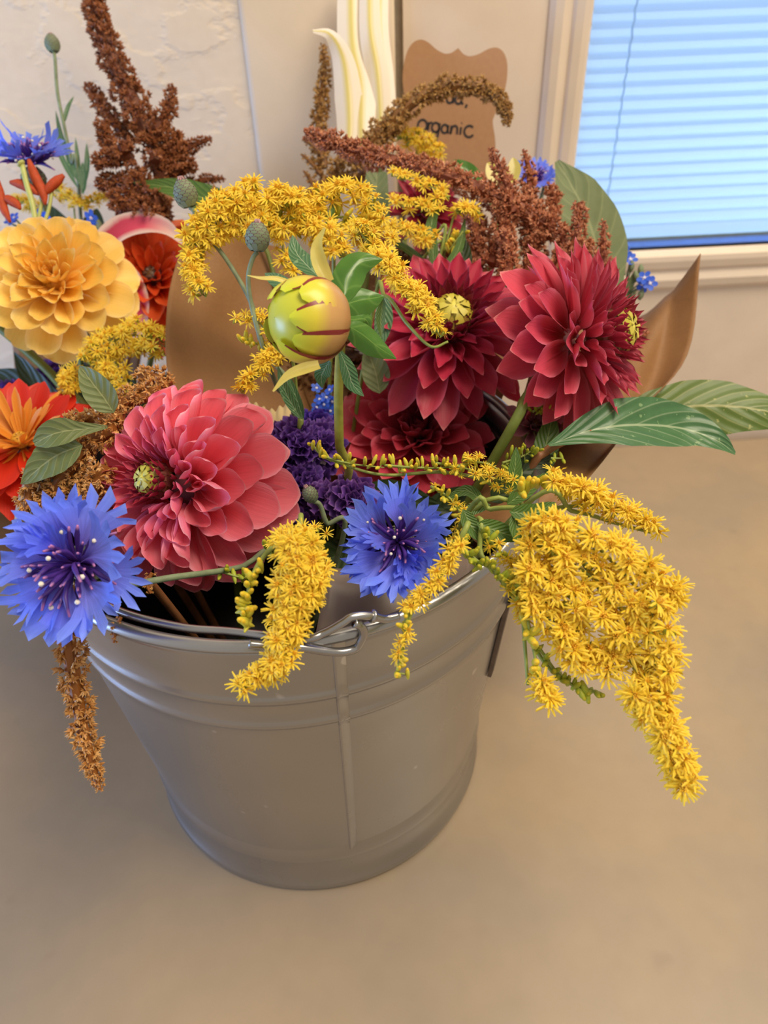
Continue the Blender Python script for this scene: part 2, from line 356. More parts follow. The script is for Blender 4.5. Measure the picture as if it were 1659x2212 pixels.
# ------------------------------------------------------------------ leaves, petals
def leaf_grid(P, hw, face, fold=.25, wave=0., nu=7, nv=14, prof=None, waves=5, droop=0.):
    """P centre line, hw half width [m], face = the direction the upper side looks."""
    P = cr(P, nv); T, _, _ = frames(P); t_ = np.linspace(0, 1, nv)
    wv = (np.sin(np.pi * t_ ** .8) ** .75 if prof is None else np.interp(t_, np.linspace(0, 1, len(prof)), prof)) * hw
    wv = np.maximum(wv, hw * .02); G = []
    for i in range(nv):
        S = nz(np.cross(T[i], face)); N = np.cross(S, T[i]); row = []
        for s_ in np.linspace(-1, 1, nu):
            row.append(P[i] + S * s_ * wv[i] + N * (abs(s_) * fold * wv[i] + wave * hw * abs(s_) * math.sin(t_[i] * waves * 6.28 + s_ * 2) - droop * s_ * s_ * wv[i]))
        G.append(row)
    return A(G)
def leaf_part(th, P, hw, face, mat_, name='leaf', parent=None, col=None, label=None, **k):
    G = leaf_grid(P, hw, face, **k) - th.loc
    me = MB().grid(G).mesh(name, mat_)
    return th.add(name, me, Matrix.Translation(Vector(th.loc)), col=col, label=label)
def petal_mesh(name, mat_, wid=.42, peak=.62, c0=4.2, c1=1.2, bend=.1, point=.05, base=.12, nu=7, nv=8, rag=0., seed=0, incurve=0., rnd_=3.0):
    """unit-length petal along +Y, inner face +Z; c0/c1 = how far the cross section wraps (radians) at base / tip"""
    r_ = np.random.default_rng(seed); G = []
    for v in (0., .14, .30, .47, .63, .77, .88, .955, 1.):
        if v < peak: W = base + (wid - base) * (math.sin(v / peak * math.pi / 2)) ** 1.3
        else: W = wid * math.sqrt(max(0, 1 - ((v - peak) / (1.04 - peak)) ** rnd_)) + .004
        Aw = c0 + (c1 - c0) * min(1, v / .75) ** .8; row = []
        for s_ in np.linspace(-1, 1, nu):
            a_ = s_ * Aw / 2; rho = W / max(Aw, .05)
            tip = (point * (1 - abs(s_)) ** 1.6 - .05 * abs(s_) ** 2) * max(0, v - .8) / .2 + (r_.normal(0, rag) if v > .95 else 0)
            x = rho * math.sin(a_); z = rho * (1 - math.cos(a_)) 
            z += -bend * v * v + incurve * max(0, v - .45) ** 2 - .03 * math.cos(s_ * 3.14) * W * (v > .2)
            row.append((x, v * .96 + tip, z))
        G.append(row)
    return MB().grid(G).mesh(name, mat_)
def place_petal(th, C, ax, az, th_, L, W, me, r0, phi, name='petal', col=None, roll=0., parent=None, X=None):
    x0, y0, z0 = basis(ax)
    def sp(t, a): return x0 * (math.sin(t) * math.cos(a)) + y0 * (math.sin(t) * math.sin(a)) + z0 * math.cos(t)
    d = sp(th_, az); n = sp(th_ - math.pi / 2, az)
    x = np.cross(d, n)
    if roll: x, n = x * math.cos(roll) + n * math.sin(roll), n * math.cos(roll) - x * math.sin(roll)
    p = C + sp(phi, az) * r0
    return th.add(name, me, mat4(x, d, n, p, (W, L, (W + L) / 2)), col)
INB = lambda a, r_=.045, z=.06: bp(a, r_, z)         # a point down inside the pail
def stem_part(th, P, r_, mat_=None, name='stem', n=24, k=7):
    mb = MB(); mb.tube(A(P) - th.loc, r_, k, n=n); return th.add(name, mb.mesh(name, mat_ or M_stem), Matrix.Translation(Vector(th.loc)))

M_recep = plain('receptacle_maroon', (104, 36, 44), .6)
def dahlia(label, C, ax, Rr, mats, N=110, tmin=.25, tmax=1.75, dome=.42, classes=None, eye=.16, eye_mat=None, stem=None, seed=1, lmin=.35, wid=1., jit=.1, back=True, name='dahlia', cols=None, phi_p=.8, stem_r=.0022, asym=None, grp=None, dm=.45, root0=.55, collar=0, cmat=None):
    r_ = np.random.default_rng(seed); C = A(C); ax = nz(ax)
    base = stem[-1] if stem is not None else C - ax * .02
    th = Thing(name, label, 'flower', base, group=grp); meshes = classes
    for i in range(N):
        q = (i + .5) / N                              # 0 outside .. 1 inside
        az = i * 2.399963 + r_.normal(0, jit * .5); t_ = tmax + (tmin - tmax) * q ** phi_p + r_.normal(0, jit * .6)
        L = Rr * (1 - (1 - lmin) * q ** 1.5) * (1 - dome * .35) * r_.uniform(.93, 1.07)
        if asym: L *= asym(az)
        k = min(len(meshes) - 1, int(q * len(meshes) * .999)); me = meshes[k][r_.integers(len(meshes[k]))]
        c = None
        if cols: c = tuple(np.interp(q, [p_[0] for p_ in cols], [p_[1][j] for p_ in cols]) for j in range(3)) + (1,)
        place_petal(th, C, ax, az, t_, L, L * wid * r_.uniform(.92, 1.08), me, Rr * dome * (root0 + (.55 + (dm - .45) * .75 - root0) * q), min(t_, 1.9) * .9, col=c, roll=r_.normal(0, jit))
    # the tight eye of unopened petals
    x0, y0, z0 = basis(ax); er = Rr * eye; mb = MB(); ec = C + ax * Rr * dome * dm
    ths = np.linspace(0, math.pi, 9); az_ = np.linspace(0, 2 * np.pi, 15)[:-1]
    G = [[(x0 * math.sin(a_) * math.cos(b_) + y0 * math.sin(a_) * math.sin(b_) + z0 * (math.cos(a_) * 1.1)) * er for b_ in az_] for a_ in ths]
    mb.grid(G, 0, True)
    for j in range(46):                               # overlapping scales round the eye
        a_ = .12 + 1.25 * (j / 46) ** .6; b_ = j * 2.4
        o_ = x0 * math.sin(a_) * math.cos(b_) + y0 * math.sin(a_) * math.sin(b_) + z0 * math.cos(a_) * 1.12
        dn = nz(z0 - o_ * (z0 @ o_)); sd = np.cross(o_, dn); s_ = er * (.16 + .22 * a_)
        mb.add([o_ * er * 1.0 - dn * s_ + sd * s_ * .7, o_ * er * 1.0 - dn * s_ - sd * s_ * .7, o_ * er * 1.10 + sd * s_ * .6, o_ * er * 1.10 - sd * s_ * .6, o_ * er * 1.09 + dn * s_ * 1.0],
               [(0, 2, 3, 1), (2, 4, 3)], [(0, a_ / 1.5)] * 5)
    th.add('eye', mb.mesh('eye', eye_mat or M_eye), Matrix.Translation(Vector(ec)), label='tight green-yellow eye of unopened petals')
    for j in range(collar):                           # pointed young petals standing round the eye
        az = j * 2.4; q = j / max(1, collar - 1); t_ = .62 - .42 * q + r_.normal(0, .05); cc_ = cols[-1][1] if cols else (1, 1, 1); kk = 1.05 - .1 * q
        place_petal(th, ec - ax * er * .35, ax, az, t_, er * (1.25 - .65 * q), er * 1.05, ME_young[j % 2] if cmat is None else cmat[j % 2], er * (1.05 - .25 * q), 1.25 - .55 * q, col=(cc_[0] * kk, cc_[1] * kk, cc_[2] * kk, 1), roll=r_.normal(0, .1))
    mb = MB(); mb.lathe([(0.0004, -.5), (.5, -.46), (.9, -.2), (1, .0), (.9, .3), (.5, .6), (.0004, .7)], 14)
    th.add('receptacle', mb.mesh('receptacle', M_recep), mat4(x0, y0, z0, C - ax * Rr * .04, Rr * dome * min(.5, root0 * .95)))
    if back:
        for j in range(6):
            place_petal(th, C - ax * Rr * .2, ax, j * 1.05, 2.0, Rr * .35, Rr * .4, ME_sepal, 0, 0, name='sepal')
    if stem is not None: stem_part(th, [C - ax * Rr * .1, C - ax * Rr * .45] + list(stem), stem_r)
    return th
t = NT('eye'); c, u, v = t.uv()
M_eye = t.bsdf(t.ramp(v, [(0., (214, 204, 92)), (.45, (176, 164, 52)), (.62, (120, 70, 50)), (1., (92, 28, 42))]), .45, spec=.4)
t = NT('eye_dark'); c, u, v = t.uv()
M_eye_dark = t.bsdf(t.ramp(v, [(0., (96, 66, 26)), (.5, (70, 22, 26)), (1., (60, 12, 26))]), .45)
ME_sepal = petal_mesh('sepal', M_leaf, .36, .5, .8, .6, .1)

def pclasses(nm, mat_, spec):
    return [[petal_mesh(nm, mat_, seed=i * 7 + j, **dict(kw, c1=kw.get('c1', 1.) * (1 + .22 * (j - 1)), bend=kw.get('bend', .1) * (1 + .5 * (j - 1)), wid=kw.get('wid', .42) * (1 + .08 * (j - 1)))) for j in range(3)] for i, kw in enumerate(spec)]
# ---- coral dahlia
M_young = petal_mat('young_petal', (200, 150, 60), (206, 66, 88), (226, 120, 130), (220, 130, 120), .15)
ME_young = [petal_mesh('young_petal', M_young, .5, .5, 2.0, 1.6, -.12, point=.2, rnd_=2.4), petal_mesh('young_petal', M_young, .42, .45, 2.4, 1.8, -.18, point=.25, rnd_=2.4)]
M_coral = petal_mat('coral_petal', (222, 56, 64), (250, 120, 138), (252, 182, 204), (250, 172, 182), .30, streak=.12)
cl = pclasses('petal', M_coral, [dict(rnd_=3.9, point=.02, wid=.56, peak=.62, c0=3.6, c1=.9, bend=.20, base=.16), dict(rnd_=3.9, point=.02, wid=.58, peak=.62, c0=4.2, c1=2.0, bend=.10, base=.18), dict(rnd_=3.6, point=.03, wid=.78, peak=.66, c0=5.0, c1=3.7, bend=.02, base=.2), dict(wid=.68, peak=.58, c0=5., c1=3.4, bend=-.05, base=.2), dict(wid=.5, peak=.5, c0=4.5, c1=2.6, bend=-.12, point=.12)])
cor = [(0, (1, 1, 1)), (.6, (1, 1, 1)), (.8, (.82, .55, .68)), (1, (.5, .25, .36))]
ax = cdir(-.50, .10, .86)
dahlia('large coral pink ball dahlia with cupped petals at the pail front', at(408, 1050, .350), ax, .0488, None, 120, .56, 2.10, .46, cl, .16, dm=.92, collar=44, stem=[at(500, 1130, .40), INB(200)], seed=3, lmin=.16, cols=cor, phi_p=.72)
# ---- three red dahlias
M_red = petal_mat('red_petal', (196, 36, 36), (198, 54, 82), (226, 120, 152), (222, 120, 126), .25, streak=.14)
cl = pclasses('petal', M_red, [dict(wid=.36, peak=.55, c0=3.0, c1=.8, bend=.14, base=.10, point=.07), dict(wid=.40, peak=.56, c0=3.6, c1=1.3, bend=.05, base=.12, point=.07), dict(wid=.42, peak=.52, c0=4.2, c1=2.2, bend=-.02, point=.1), dict(wid=.40, peak=.45, c0=3.6, c1=2.4, bend=-.12, point=.16), dict(wid=.52, peak=.4, c0=2.6, c1=1.8, bend=-.22, point=.2)])
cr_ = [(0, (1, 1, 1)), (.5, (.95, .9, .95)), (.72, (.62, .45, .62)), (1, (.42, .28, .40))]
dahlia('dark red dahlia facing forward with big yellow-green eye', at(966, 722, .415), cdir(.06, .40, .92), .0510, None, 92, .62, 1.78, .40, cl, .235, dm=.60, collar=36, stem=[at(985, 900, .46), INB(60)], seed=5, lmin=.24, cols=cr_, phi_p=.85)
M_red2 = petal_mat('rose_red_petal', (204, 56, 50), (214, 80, 100), (234, 142, 162), (230, 146, 146), .28, streak=.14)
cl2 = pclasses('petal', M_red2, [dict(wid=.46, peak=.58, c0=3.0, c1=.95, bend=.10, base=.10, point=.06), dict(wid=.44, peak=.56, c0=3.4, c1=1.3, bend=.05, base=.12, point=.08), dict(wid=.40, peak=.52, c0=4.0, c1=2.0, bend=-.02, point=.12), dict(wid=.36, peak=.5, c0=3.8, c1=2.4, bend=-.05, point=.16), dict(wid=.36, peak=.4, c0=3., c1=2., bend=-.12, point=.2)])
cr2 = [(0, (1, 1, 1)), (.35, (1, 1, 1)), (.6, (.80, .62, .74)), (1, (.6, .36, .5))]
dahlia('rose red dahlia turned side-on with long back petals, right of centre', at(1228, 738, .372), cdir(.80, .08, .60), .0500, None, 136, .55, 2.25, .50, cl2, .22, back=False, dm=.86, collar=48, root0=.30, stem=[at(1175, 800, .378), at(1130, 870, .366), at(1088, 955, .362), INB(20)], seed=8, lmin=.22, cols=cr2, phi_p=.60, stem_r=.0027)
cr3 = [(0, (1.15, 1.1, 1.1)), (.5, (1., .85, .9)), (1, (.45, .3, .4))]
dahlia('red dahlia with dark hollow eye tucked under the two other red dahlias', at(904, 952, .445), cdir(-.04, .38, .92), .0550, None, 88, .2, 1.7, .36, pclasses('petal', M_red2, [dict(wid=.52, peak=.62, c0=2.6, c1=.7, bend=.12, base=.16), dict(wid=.54, peak=.62, c0=3.2, c1=1.1, bend=.05, base=.16), dict(wid=.5, peak=.6, c0=3.8, c1=1.8, bend=-.04), dict(wid=.42, peak=.5, c0=3.4, c1=2.2, bend=-.14, point=.12)]), .12, M_eye_dark, collar=30, stem=[at(900, 1020, .50), INB(90)], seed=12, lmin=.28, cols=cr3, phi_p=.8)
dahlia('deep crimson dahlia behind goldenrod stems at the back', at(915, 470, .49), cdir(.0, .5, .86), .030, None, 50, .3, 1.6, .4, cl, .2, stem=[at(915, 560, .5), INB(85)], seed=14, cols=[(0, (.7, .55, .6)), (1, (.5, .4, .4))])
M_plum = petal_mat('plum_petal', (90, 30, 40), (140, 80, 92), (170, 116, 130), None, .2)
dahlia('small dusky pink dahlia in the shade below the side-on dahlia', at(1150, 925, .378), cdir(.2, .4, .9), .016, None, 40, .3, 1.6, .4, pclasses('petal', M_plum, [dict(wid=.45, c0=2.6, c1=.8), dict(wid=.45, c0=3.4, c1=1.6)]), .2, M_eye_dark, stem=[at(1130, 1000, .38), INB(20)], seed=15)
# ---- left bouquet dahlias
LB = A([-.262, .505, TZ + .01])                       # foot of the left bouquet
def LBp(): return LB + A([rnd.uniform(-.012, .012), rnd.uniform(-.012, .012), .0])
M_yel = petal_mat('yellow_petal', (254, 200, 78), (255, 218, 112), (255, 232, 164), (255, 224, 150), .35, streak=.08)
cly = pclasses('petal', M_yel, [dict(rnd_=4., point=.0, wid=.60, peak=.62, c0=2.4, c1=.7, bend=.14, base=.2, rag=.012), dict(rnd_=4., point=0., wid=.60, peak=.62, c0=3.0, c1=1.1, bend=.04, base=.2, rag=.015), dict(wid=.55, peak=.6, c0=3.6, c1=1.9, bend=-.02, rag=.02), dict(wid=.5, peak=.6, c0=3.6, c1=2.2, bend=-.1, rag=.03)])
t = NT('eye_yellow'); c, u, v = t.uv(); M_eye_y = t.bsdf(t.ramp(v, [(0., (190, 140, 40)), (1., (236, 172, 50))]), .5)
dahlia('golden yellow dahlia at the left edge of the picture', at(126, 622, .445), cdir(.12, .16, .97), .0450, None, 76, .15, 1.85, .40, cly, .15, M_eye_y, stem=[at(150, 780, .5), LBp()], seed=21, lmin=.3, cols=[(0, (1, 1, 1)), (1, (1, .95, .8))], phi_p=.85)
M_org = petal_mat('orange_petal', (200, 40, 24), (236, 104, 48), (244, 150, 86), None, .3)
dahlia('orange-red dahlia framed by the pink lily petal', at(335, 615, .515), cdir(.1, .2, .97), .050, None, 60, .3, 1.7, .4, pclasses('petal', M_org, [dict(wid=.55, c0=2.4, c1=.8), dict(wid=.5, c0=3.2, c1=1.4), dict(wid=.45, c0=3.4, c1=2.)]), .15, M_eye_dark, stem=[at(330, 760, .55), LBp()], seed=22, cols=[(0, (1, 1, 1)), (1, (.8, .5, .4))])
M_zin = petal_mat('scarlet_petal', (206, 70, 14), (214, 42, 16), (228, 60, 28), None, .25)
zin = dahlia('scarlet zinnia with yellow streaked inner petals, lower left', at(52, 968, .425), cdir(.12, .55, .83), .0450, None, 44, .95, 1.75,   .34, pclasses('petal', M_zin, [dict(wid=.44, c0=1.2, c1=.5, base=.2, bend=.05), dict(wid=.42, c0=1.4, c1=.6, base=.2)]), .10, M_eye_y, stem=[at(120, 1040, .50), LBp()], seed=23, lmin=.75, name='zinnia', jit=.06)
M_ylig = petal_mat('zinnia_inner_petal', (190, 60, 10), (232, 150, 50), (240, 190, 90), None, .25)
meY = petal_mesh('inner_petal', M_ylig, .16, .7, 2., 1., .05, base=.05)
for j in range(34):
    place_petal(zin, at(52, 968, .425), cdir(.12, .55, .83), j * 2.4 + .3, rnd.uniform(.5, 1.3), .044 * rnd.uniform(.40, .85), .030, meY, .003, .3, name='inner_petal')

# ------------------------------------------------------------------ cornflowers
t = NT('cornflower_petal'); c, u, v = t.uv()
col = t.ramp(v, [(0., (120, 80, 186)), (.3, (124, 118, 232)), (.75, (112, 136, 248)), (1., (126, 154, 252))]); ns = t.noise(t.mapped(c.outputs['UV'], (16, 1.5, 1)), 1., 3)
oi = t.n('ShaderNodeObjectInfo'); k_ = t.math('ADD', t.math('MULTIPLY', ns, .8), t.math('ADD', .48, t.math('MULTIPLY', oi.outputs['Random'], .26))); cc = t.n('ShaderNodeCombineXYZ'); [t.l(k_, cc.inputs[i]) for i in range(3)]
col = t.mix(1., t.mix(1., col, cc.outputs[0], 'MULTIPLY'), oi.outputs['Color'], 'MULTIPLY'); M_corn = t.bsdf(col, .6, trans=.3, normal=t.bump(ns, .5, .0006))
t = NT('cornflower_core'); c, u, v = t.uv(); M_core = t.bsdf(t.ramp(v, [(0., (110, 60, 150)), (.45, (92, 58, 160)), (.85, (72, 44, 130)), (1., (200, 130, 190))]), .45, trans=.1)
M_pollen = plain('pollen', (235, 228, 215), .6)
def corn_petal(seed, lobes=5):
    r_ = np.random.default_rng(seed); mb = MB(); cup = r_.uniform(.5, 1.1)
    def pt(a, v):                                     # a = lobe angle, v = radius along
        x = math.sin(a) * max(0, v - .18) * 1.05; y = v * math.cos(a * .8)
        z = cup * x * x * 1.3 + .14 * v - .30 * max(0, v - .5) ** 2 + (.03 if v < .4 else 0)
        return (x, y, z)
    hw = .68; na = lobes * 2 + 1; rows = []
    for i, v in enumerate((0, .2, .38, .56, .70)):
        rows.append([pt(hw * s_ * (.25 + .75 * min(1, v / .5)), v) if v > .25 else (s_ * .035, v, .05 * abs(s_) + .14 * v) for s_ in np.linspace(-1, 1, na)])
    mb.grid(rows, 0, False, np.stack(np.meshgrid(np.linspace(0, 1, na), [0, .2, .38, .56, .70]), -1))
    for k in range(lobes):                            # pointed lobes
        a0 = hw * (-1 + 2 * k / lobes); a1 = hw * (-1 + 2 * (k + 1) / lobes); am = (a0 + a1) / 2 * 1.18; ln = r_.uniform(.88, 1.08) * (1 - .10 * abs(am))
        b_ = r_.normal(0, .05); L0, M0, R0 = pt(a0, .7), pt((a0 + a1) / 2, .7), pt(a1, .7)
        def off(p, dz): return (p[0], p[1], p[2] + dz)
        w_ = (a1 - a0) * .42
        mid = (.7 + ln) / 2 + .02; l1, m1, r1 = pt(am - w_, mid), off(pt(am, mid), -.03 + b_ * .5), pt(am + w_, mid); tp = off(pt(am + r_.normal(0, .04), ln), b_)
        u0, um, u1 = k / lobes, (k + .5) / lobes, (k + 1) / lobes
        mb.add([L0, M0, R0, l1, m1, r1, tp], [(0, 1, 4, 3), (1, 2, 5, 4), (3, 4, 6), (4, 5, 6)], [(u0, .7), (um, .7), (u1, .7), (u0, .8), (um, .8), (u1, .8), (um, 1)])
    return mb.mesh('petal', M_corn)
CP = [corn_petal(s_, 5 + s_ % 3) for s_ in range(6)]
def stamen(seed):
    r_ = np.random.default_rng(seed); mb = MB(); b_ = r_.normal(0, .18, 2)
    P = [(0, 0, 0), (b_[0] * .2, b_[1] * .2, .4), (b_[0] * .6, b_[1] * .6, .75), (b_[0] * 1.3, b_[1] * 1.3, 1.)]
    mb.tube(P, [.035, .05, .07, .03], 5, n=7); return mb.mesh('stamen', M_core)
SM = [stamen(s_) for s_ in range(6)]
mb = MB(); mb.lathe([(.0004, -1), (.8, -.6), (1, 0), (.8, .6), (.0004, 1)], 6); ME_pol = mb.mesh('pollen_tip', M_pollen)
t = NT('bud_scale'); c, u, v = t.uv(); M_scale = t.bsdf(t.mix(t.math('GREATER_THAN', v, .72), s2l((126, 140, 108)), s2l((110, 84, 88))), .6, trans=.1)
M_tuft = plain('bud_tuft', (190, 150, 152), .6, .25, 400)
def scaly_cup(rx, h, rows=7, k=9, tuft=True, close=True):
    """an urn of overlapping pointed scales, axis +Z from 0 to h"""
    mb = MB(); f = lambda q: rx * (math.sin(math.pi * (.12 + .80 * q)) ** .7)
    mb.lathe([(f(q) * .96 if 0 < q < 1 else .0002, h * q) for q in np.linspace(0, 1, 9)], 12, 0)
    mb.uv[-1][:, 1] = .2
    for i in range(rows):
        q = .05 + .82 * i / rows
        for j in range(k):
            a_ = 2 * math.pi * (j + .5 * (i % 2)) / k; da = math.pi / k * 1.15; q2 = min(1.02, q + .30); r0, r1, r2 = f(q) * 1.0, f(min(1, q + .15)) * 1.10, f(min(.99, q2)) * 1.06
            P = lambda r_, aa, zz: (r_ * math.cos(aa), r_ * math.sin(aa), zz)
            mb.add([P(r0, a_ - da, h * q), P(r0, a_ + da, h * q), P(r1, a_ + da * .8, h * (q + .14)), P(r1, a_ - da * .8, h * (q + .14)), P(r2, a_, h * q2)], [(0, 1, 2, 3), (3, 2, 4)], [(0, 0), (1, 0), (1, .6), (0, .6), (.5, 1)])
    if tuft:
        for j in range(16):
            a_ = j * 2.4; rr = rx * .30 * math.sqrt(j / 16.)
            mb.tube([(rr * math.cos(a_), rr * math.sin(a_), h * .92), (rr * .8 * math.cos(a_), rr * .8 * math.sin(a_), h * 1.10)], [rx * .09, rx * .03], 4, 1, cap=False)
    return mb.mesh('bud_scales', [M_scale, M_tuft])
CUP = scaly_cup(1, 1.9, 6, 9, False)
def cornflower(label, C, ax, Rr, stem, n=11, seed=0, inner=5, lift=1.25, name='cornflower', wide=1.):
    r_ = np.random.default_rng(seed); th = Thing(name, label, 'flower', stem[-1]); C = A(C); x0, y0, z0 = basis(nz(ax))
    for i in range(n):
        az = 2 * math.pi * i / n + r_.normal(0, .12); L = Rr * r_.uniform(.88, 1.04)
        place_petal(th, C, ax, az, lift + r_.normal(0, .12), L, L * wide * r_.uniform(.75, 1.1), CP[r_.integers(6)], Rr * .08, 1.2, roll=r_.normal(0, .35))
    if inner:
        for i in range(inner):
            az = r_.uniform(0, 6.28); place_petal(th, C, ax, az, .95 + r_.normal(0, .1), Rr * .72, Rr * .6, CP[r_.integers(6)], Rr * .06, .9, roll=r_.normal(0, .6), col=(.8, .75, .95, 1))
    for i in range(60):
        t_ = 1.25 * math.sqrt((i + .5) / 60); az = i * 2.4; d = x0 * math.sin(t_) * math.cos(az) + y0 * math.sin(t_) * math.sin(az) + z0 * math.cos(t_)
        bx, by, bz = basis(d); L = Rr * r_.uniform(.46, .66); p = C - z0 * Rr * .06 + d * Rr * .03
        o = th.add('stamen', SM[i % 6], mat4(bx, by, bz, p, (L * .8, L * .8, L)))
        if i % 6 == 1: th.add('pollen_tip', ME_pol, Matrix.Translation((0, 0, 1)) @ Matrix.Diagonal((.075, .075, .06, 1)), parent=o)
    th.add('calyx', CUP, mat4(x0, y0, z0, C - z0 * Rr * .62, Rr * .28))
    stem_part(th, [C - z0 * Rr * .6] + list(stem), [.0014, .0012], M_stem_grey)
    return th
ax = cdir(-.10, .02, 1)
cornflower('bright blue cornflower overhanging the left side of the pail rim', at(164, 1218, .272), ax, .0300, [at(250, 1262, .285), at(380, 1246, .292), at(520, 1225, .32), at(600, 1195, .37), INB(120)], 10, 4, lift=1.42, inner=2, wide=1.12)
cornflower('blue-violet cornflower at the centre over the pail rim', at(860, 1172, .297), cdir(.0, .05, 1), .0250, [at(880, 1220, .33), INB(-40)], 13, 6, lift=1.25)
cornflower('blue cornflower at the upper left edge by the lily anthers', at(66, 352, .48), cdir(.1, .75, .65), .0270, [at(90, 430, .51), at(120, 600, .54), LBp()], 11, 9, inner=0)
cornflower('pale blue cornflower far back, left of the window frame', at(1152, 392, .50), cdir(.1, .5, .85), .0170, [at(1150, 480, .5), INB(50)], 9, 10, inner=0)
BUD = scaly_cup(1, 2.5, 8, 10)
def corn_bud(label, uvd, ax, r_, stem, leaves=(), mat_=None):
    C = at(*uvd); th = Thing('cornflower_bud', label, 'flower bud', stem[-1]); x0, y0, z0 = basis(nz(ax))
    th.add('bud', BUD, mat4(x0, y0, z0, C - z0 * r_ * 1.2, r_)); stem_part(th, [C - z0 * r_ * 1.15] + list(stem), [.0011, .0013], M_stem_grey, n=40)
    for P, hw in leaves: leaf_part(th, pts(P), hw, -F, M_leaf_cool, nu=3, nv=8)
    return th
corn_bud('scaly grey-green cornflower bud with pink tip above the brown paper', (401, 420, .37), cdir(-.25, .9, .3), px(24, .37), [at(418, 455, .372), at(434, 490, .375), at(492, 565, .38), at(545, 660, .38), at(570, 760, .385), at(640, 900, .40), INB(100)])
corn_bud('hairy cornflower bud in front of the goldenrod arch', (556, 514, .345), cdir(.05, .98, .2), px(25, .345), [at(545, 560, .347), at(536, 600, .35), at(543, 660, .355), at(565, 740, .36), at(600, 840, .38), at(635, 910, .40), INB(110)])
corn_bud('small brownish cornflower bud beside the purple statice', (670, 1068, .325), cdir(-.4, .8, .4), px(16, .325), [at(692, 1092, .33), at(706, 1130, .335), at(738, 1172, .345), INB(240)])
corn_bud('tall slim cornflower bud standing against the plaster wall', (113, 95, .51), cdir(-.15, .98, .1), px(15, .51), [at(119, 130, .51), at(124, 200, .512), at(138, 270, .515), at(154, 350, .52), at(172, 430, .53), LBp()],
         [([(138, 268, .515), (146, 235, .515), (160, 207, .515)], px(5, .5)), ([(160, 370, .52), (134, 300, .52), (120, 238, .52)], px(6, .5)), ([(170, 410, .52), (130, 330, .52), (124, 262, .52)], px(6, .5)), ([(176, 420, .52), (188, 360, .52), (187, 308, .52)], px(7, .5)), ([(170, 400, .52), (168, 350, .52), (163, 296, .52)], px(6, .5)), ([(168, 392, .52), (150, 340, .52), (142, 300, .52)], px(8, .5)), ([(180, 420, .52), (180, 380, .52), (178, 350, .52)], px(9, .5))])

# ------------------------------------------------------------------ amaranth
SV = A([(0, 0, 0), (.5, 0, .35), (0, .5, .35), (-.5, 0, .35), (0, -.5, .35), (0, 0, 1)]); SF = A([(0, 2, 1), (0, 3, 2), (0, 4, 3), (0, 1, 4), (1, 2, 5), (2, 3, 5), (3, 4, 5), (4, 1, 5)])
SUV = A([0, .35, .35, .35, .35, 1])
def tassel_mesh(P, r, mat_, origin, seed, cl=.0027, per=11, spike=1., dens=1.):
    r_ = np.random.default_rng(seed); L = np.sum(np.linalg.norm(np.diff(cr(P, 40), axis=0), axis=1)); rm = float(np.mean(r))
    n = max(8, int(dens * L * 2 * math.pi * rm * .75 / (cl * cl * 1.5))); P = cr(P, 60); T, N, B = frames(P); q = (np.arange(n) + .5) / n
    ii = np.minimum((q * 59).astype(int), 59); az = np.arange(n) * 2.399963 + r_.normal(0, .25, n); rr = np.interp(q, np.linspace(0, 1, len(r)), r)
    out = N[ii] * np.cos(az)[:, None] + B[ii] * np.sin(az)[:, None]; lump = 1 + .22 * np.sin(q * L / cl * 1.1 + az) + r_.normal(0, .12, n)
    C = P[ii] + out * (rr * .62 * lump)[:, None]; tip0 = -T[0]
    D = out[:, None, :] * .8 + tip0 * 0 - T[ii][:, None, :] * .55 + r_.normal(0, .75, (n, per, 3)); D /= np.linalg.norm(D, axis=2)[:, :, None]
    D = D.reshape(-1, 3); C = np.repeat(C, per, 0); X = np.cross(D, r_.normal(size=D.shape)); X /= np.linalg.norm(X, axis=1)[:, None]; Y = np.cross(D, X)
    s_ = np.minimum(cl * 1.0, np.repeat(rr, per) * .6) * r_.uniform(.7, 1.25, len(D)) * spike
    V = C[:, None, :] + s_[:, None, None] * (.42 * (SV[None, :, 0, None] * X[:, None] + SV[None, :, 1, None] * Y[:, None]) + SV[None, :, 2, None] * D[:, None])
    Fc = (SF[None] + 6 * np.arange(len(D))[:, None, None]).reshape(-1, 3); hue = np.clip(r_.uniform(0, 1, len(D)) * .6 + np.repeat(r_.uniform(0, .5, n), per), 0, 1)
    uv = np.stack([np.repeat(hue, 6), np.tile(SUV, len(D))], 1)
    # solid core so that nothing shows through
    mb = MB(); mb.tube(P[::4], np.interp(np.linspace(0, 1, 15), np.linspace(0, 1, len(r)), r) * .42, 7); CV = np.vstack(mb.v); CF = []
    for f in mb.f: CF += [(f[0], f[i], f[i + 1]) for i in range(1, len(f) - 1)]
    n0 = V.shape[0] * 6; V = np.vstack([V.reshape(-1, 3), CV]); Fc = np.vstack([Fc, A(CF) + n0]); uv = np.vstack([uv, np.tile([.15, 0.], (len(CV), 1))])
    return trimesh('tassel', V - origin, Fc, uv, mat_)
M_am_red = spike_mat('amaranth_red', (124, 54, 28), (178, 100, 60), (222, 162, 124))
M_am_gold = spike_mat('amaranth_gold', (110, 66, 20), (160, 112, 50), (206, 166, 98))
M_am_brown = spike_mat('amaranth_brown', (96, 44, 18), (136, 74, 36), (176, 112, 66))
M_am_amber = spike_mat('amaranth_amber', (136, 76, 22), (186, 122, 50), (230, 184, 118))
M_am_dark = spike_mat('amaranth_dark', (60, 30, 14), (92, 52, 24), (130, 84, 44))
_am = [0]
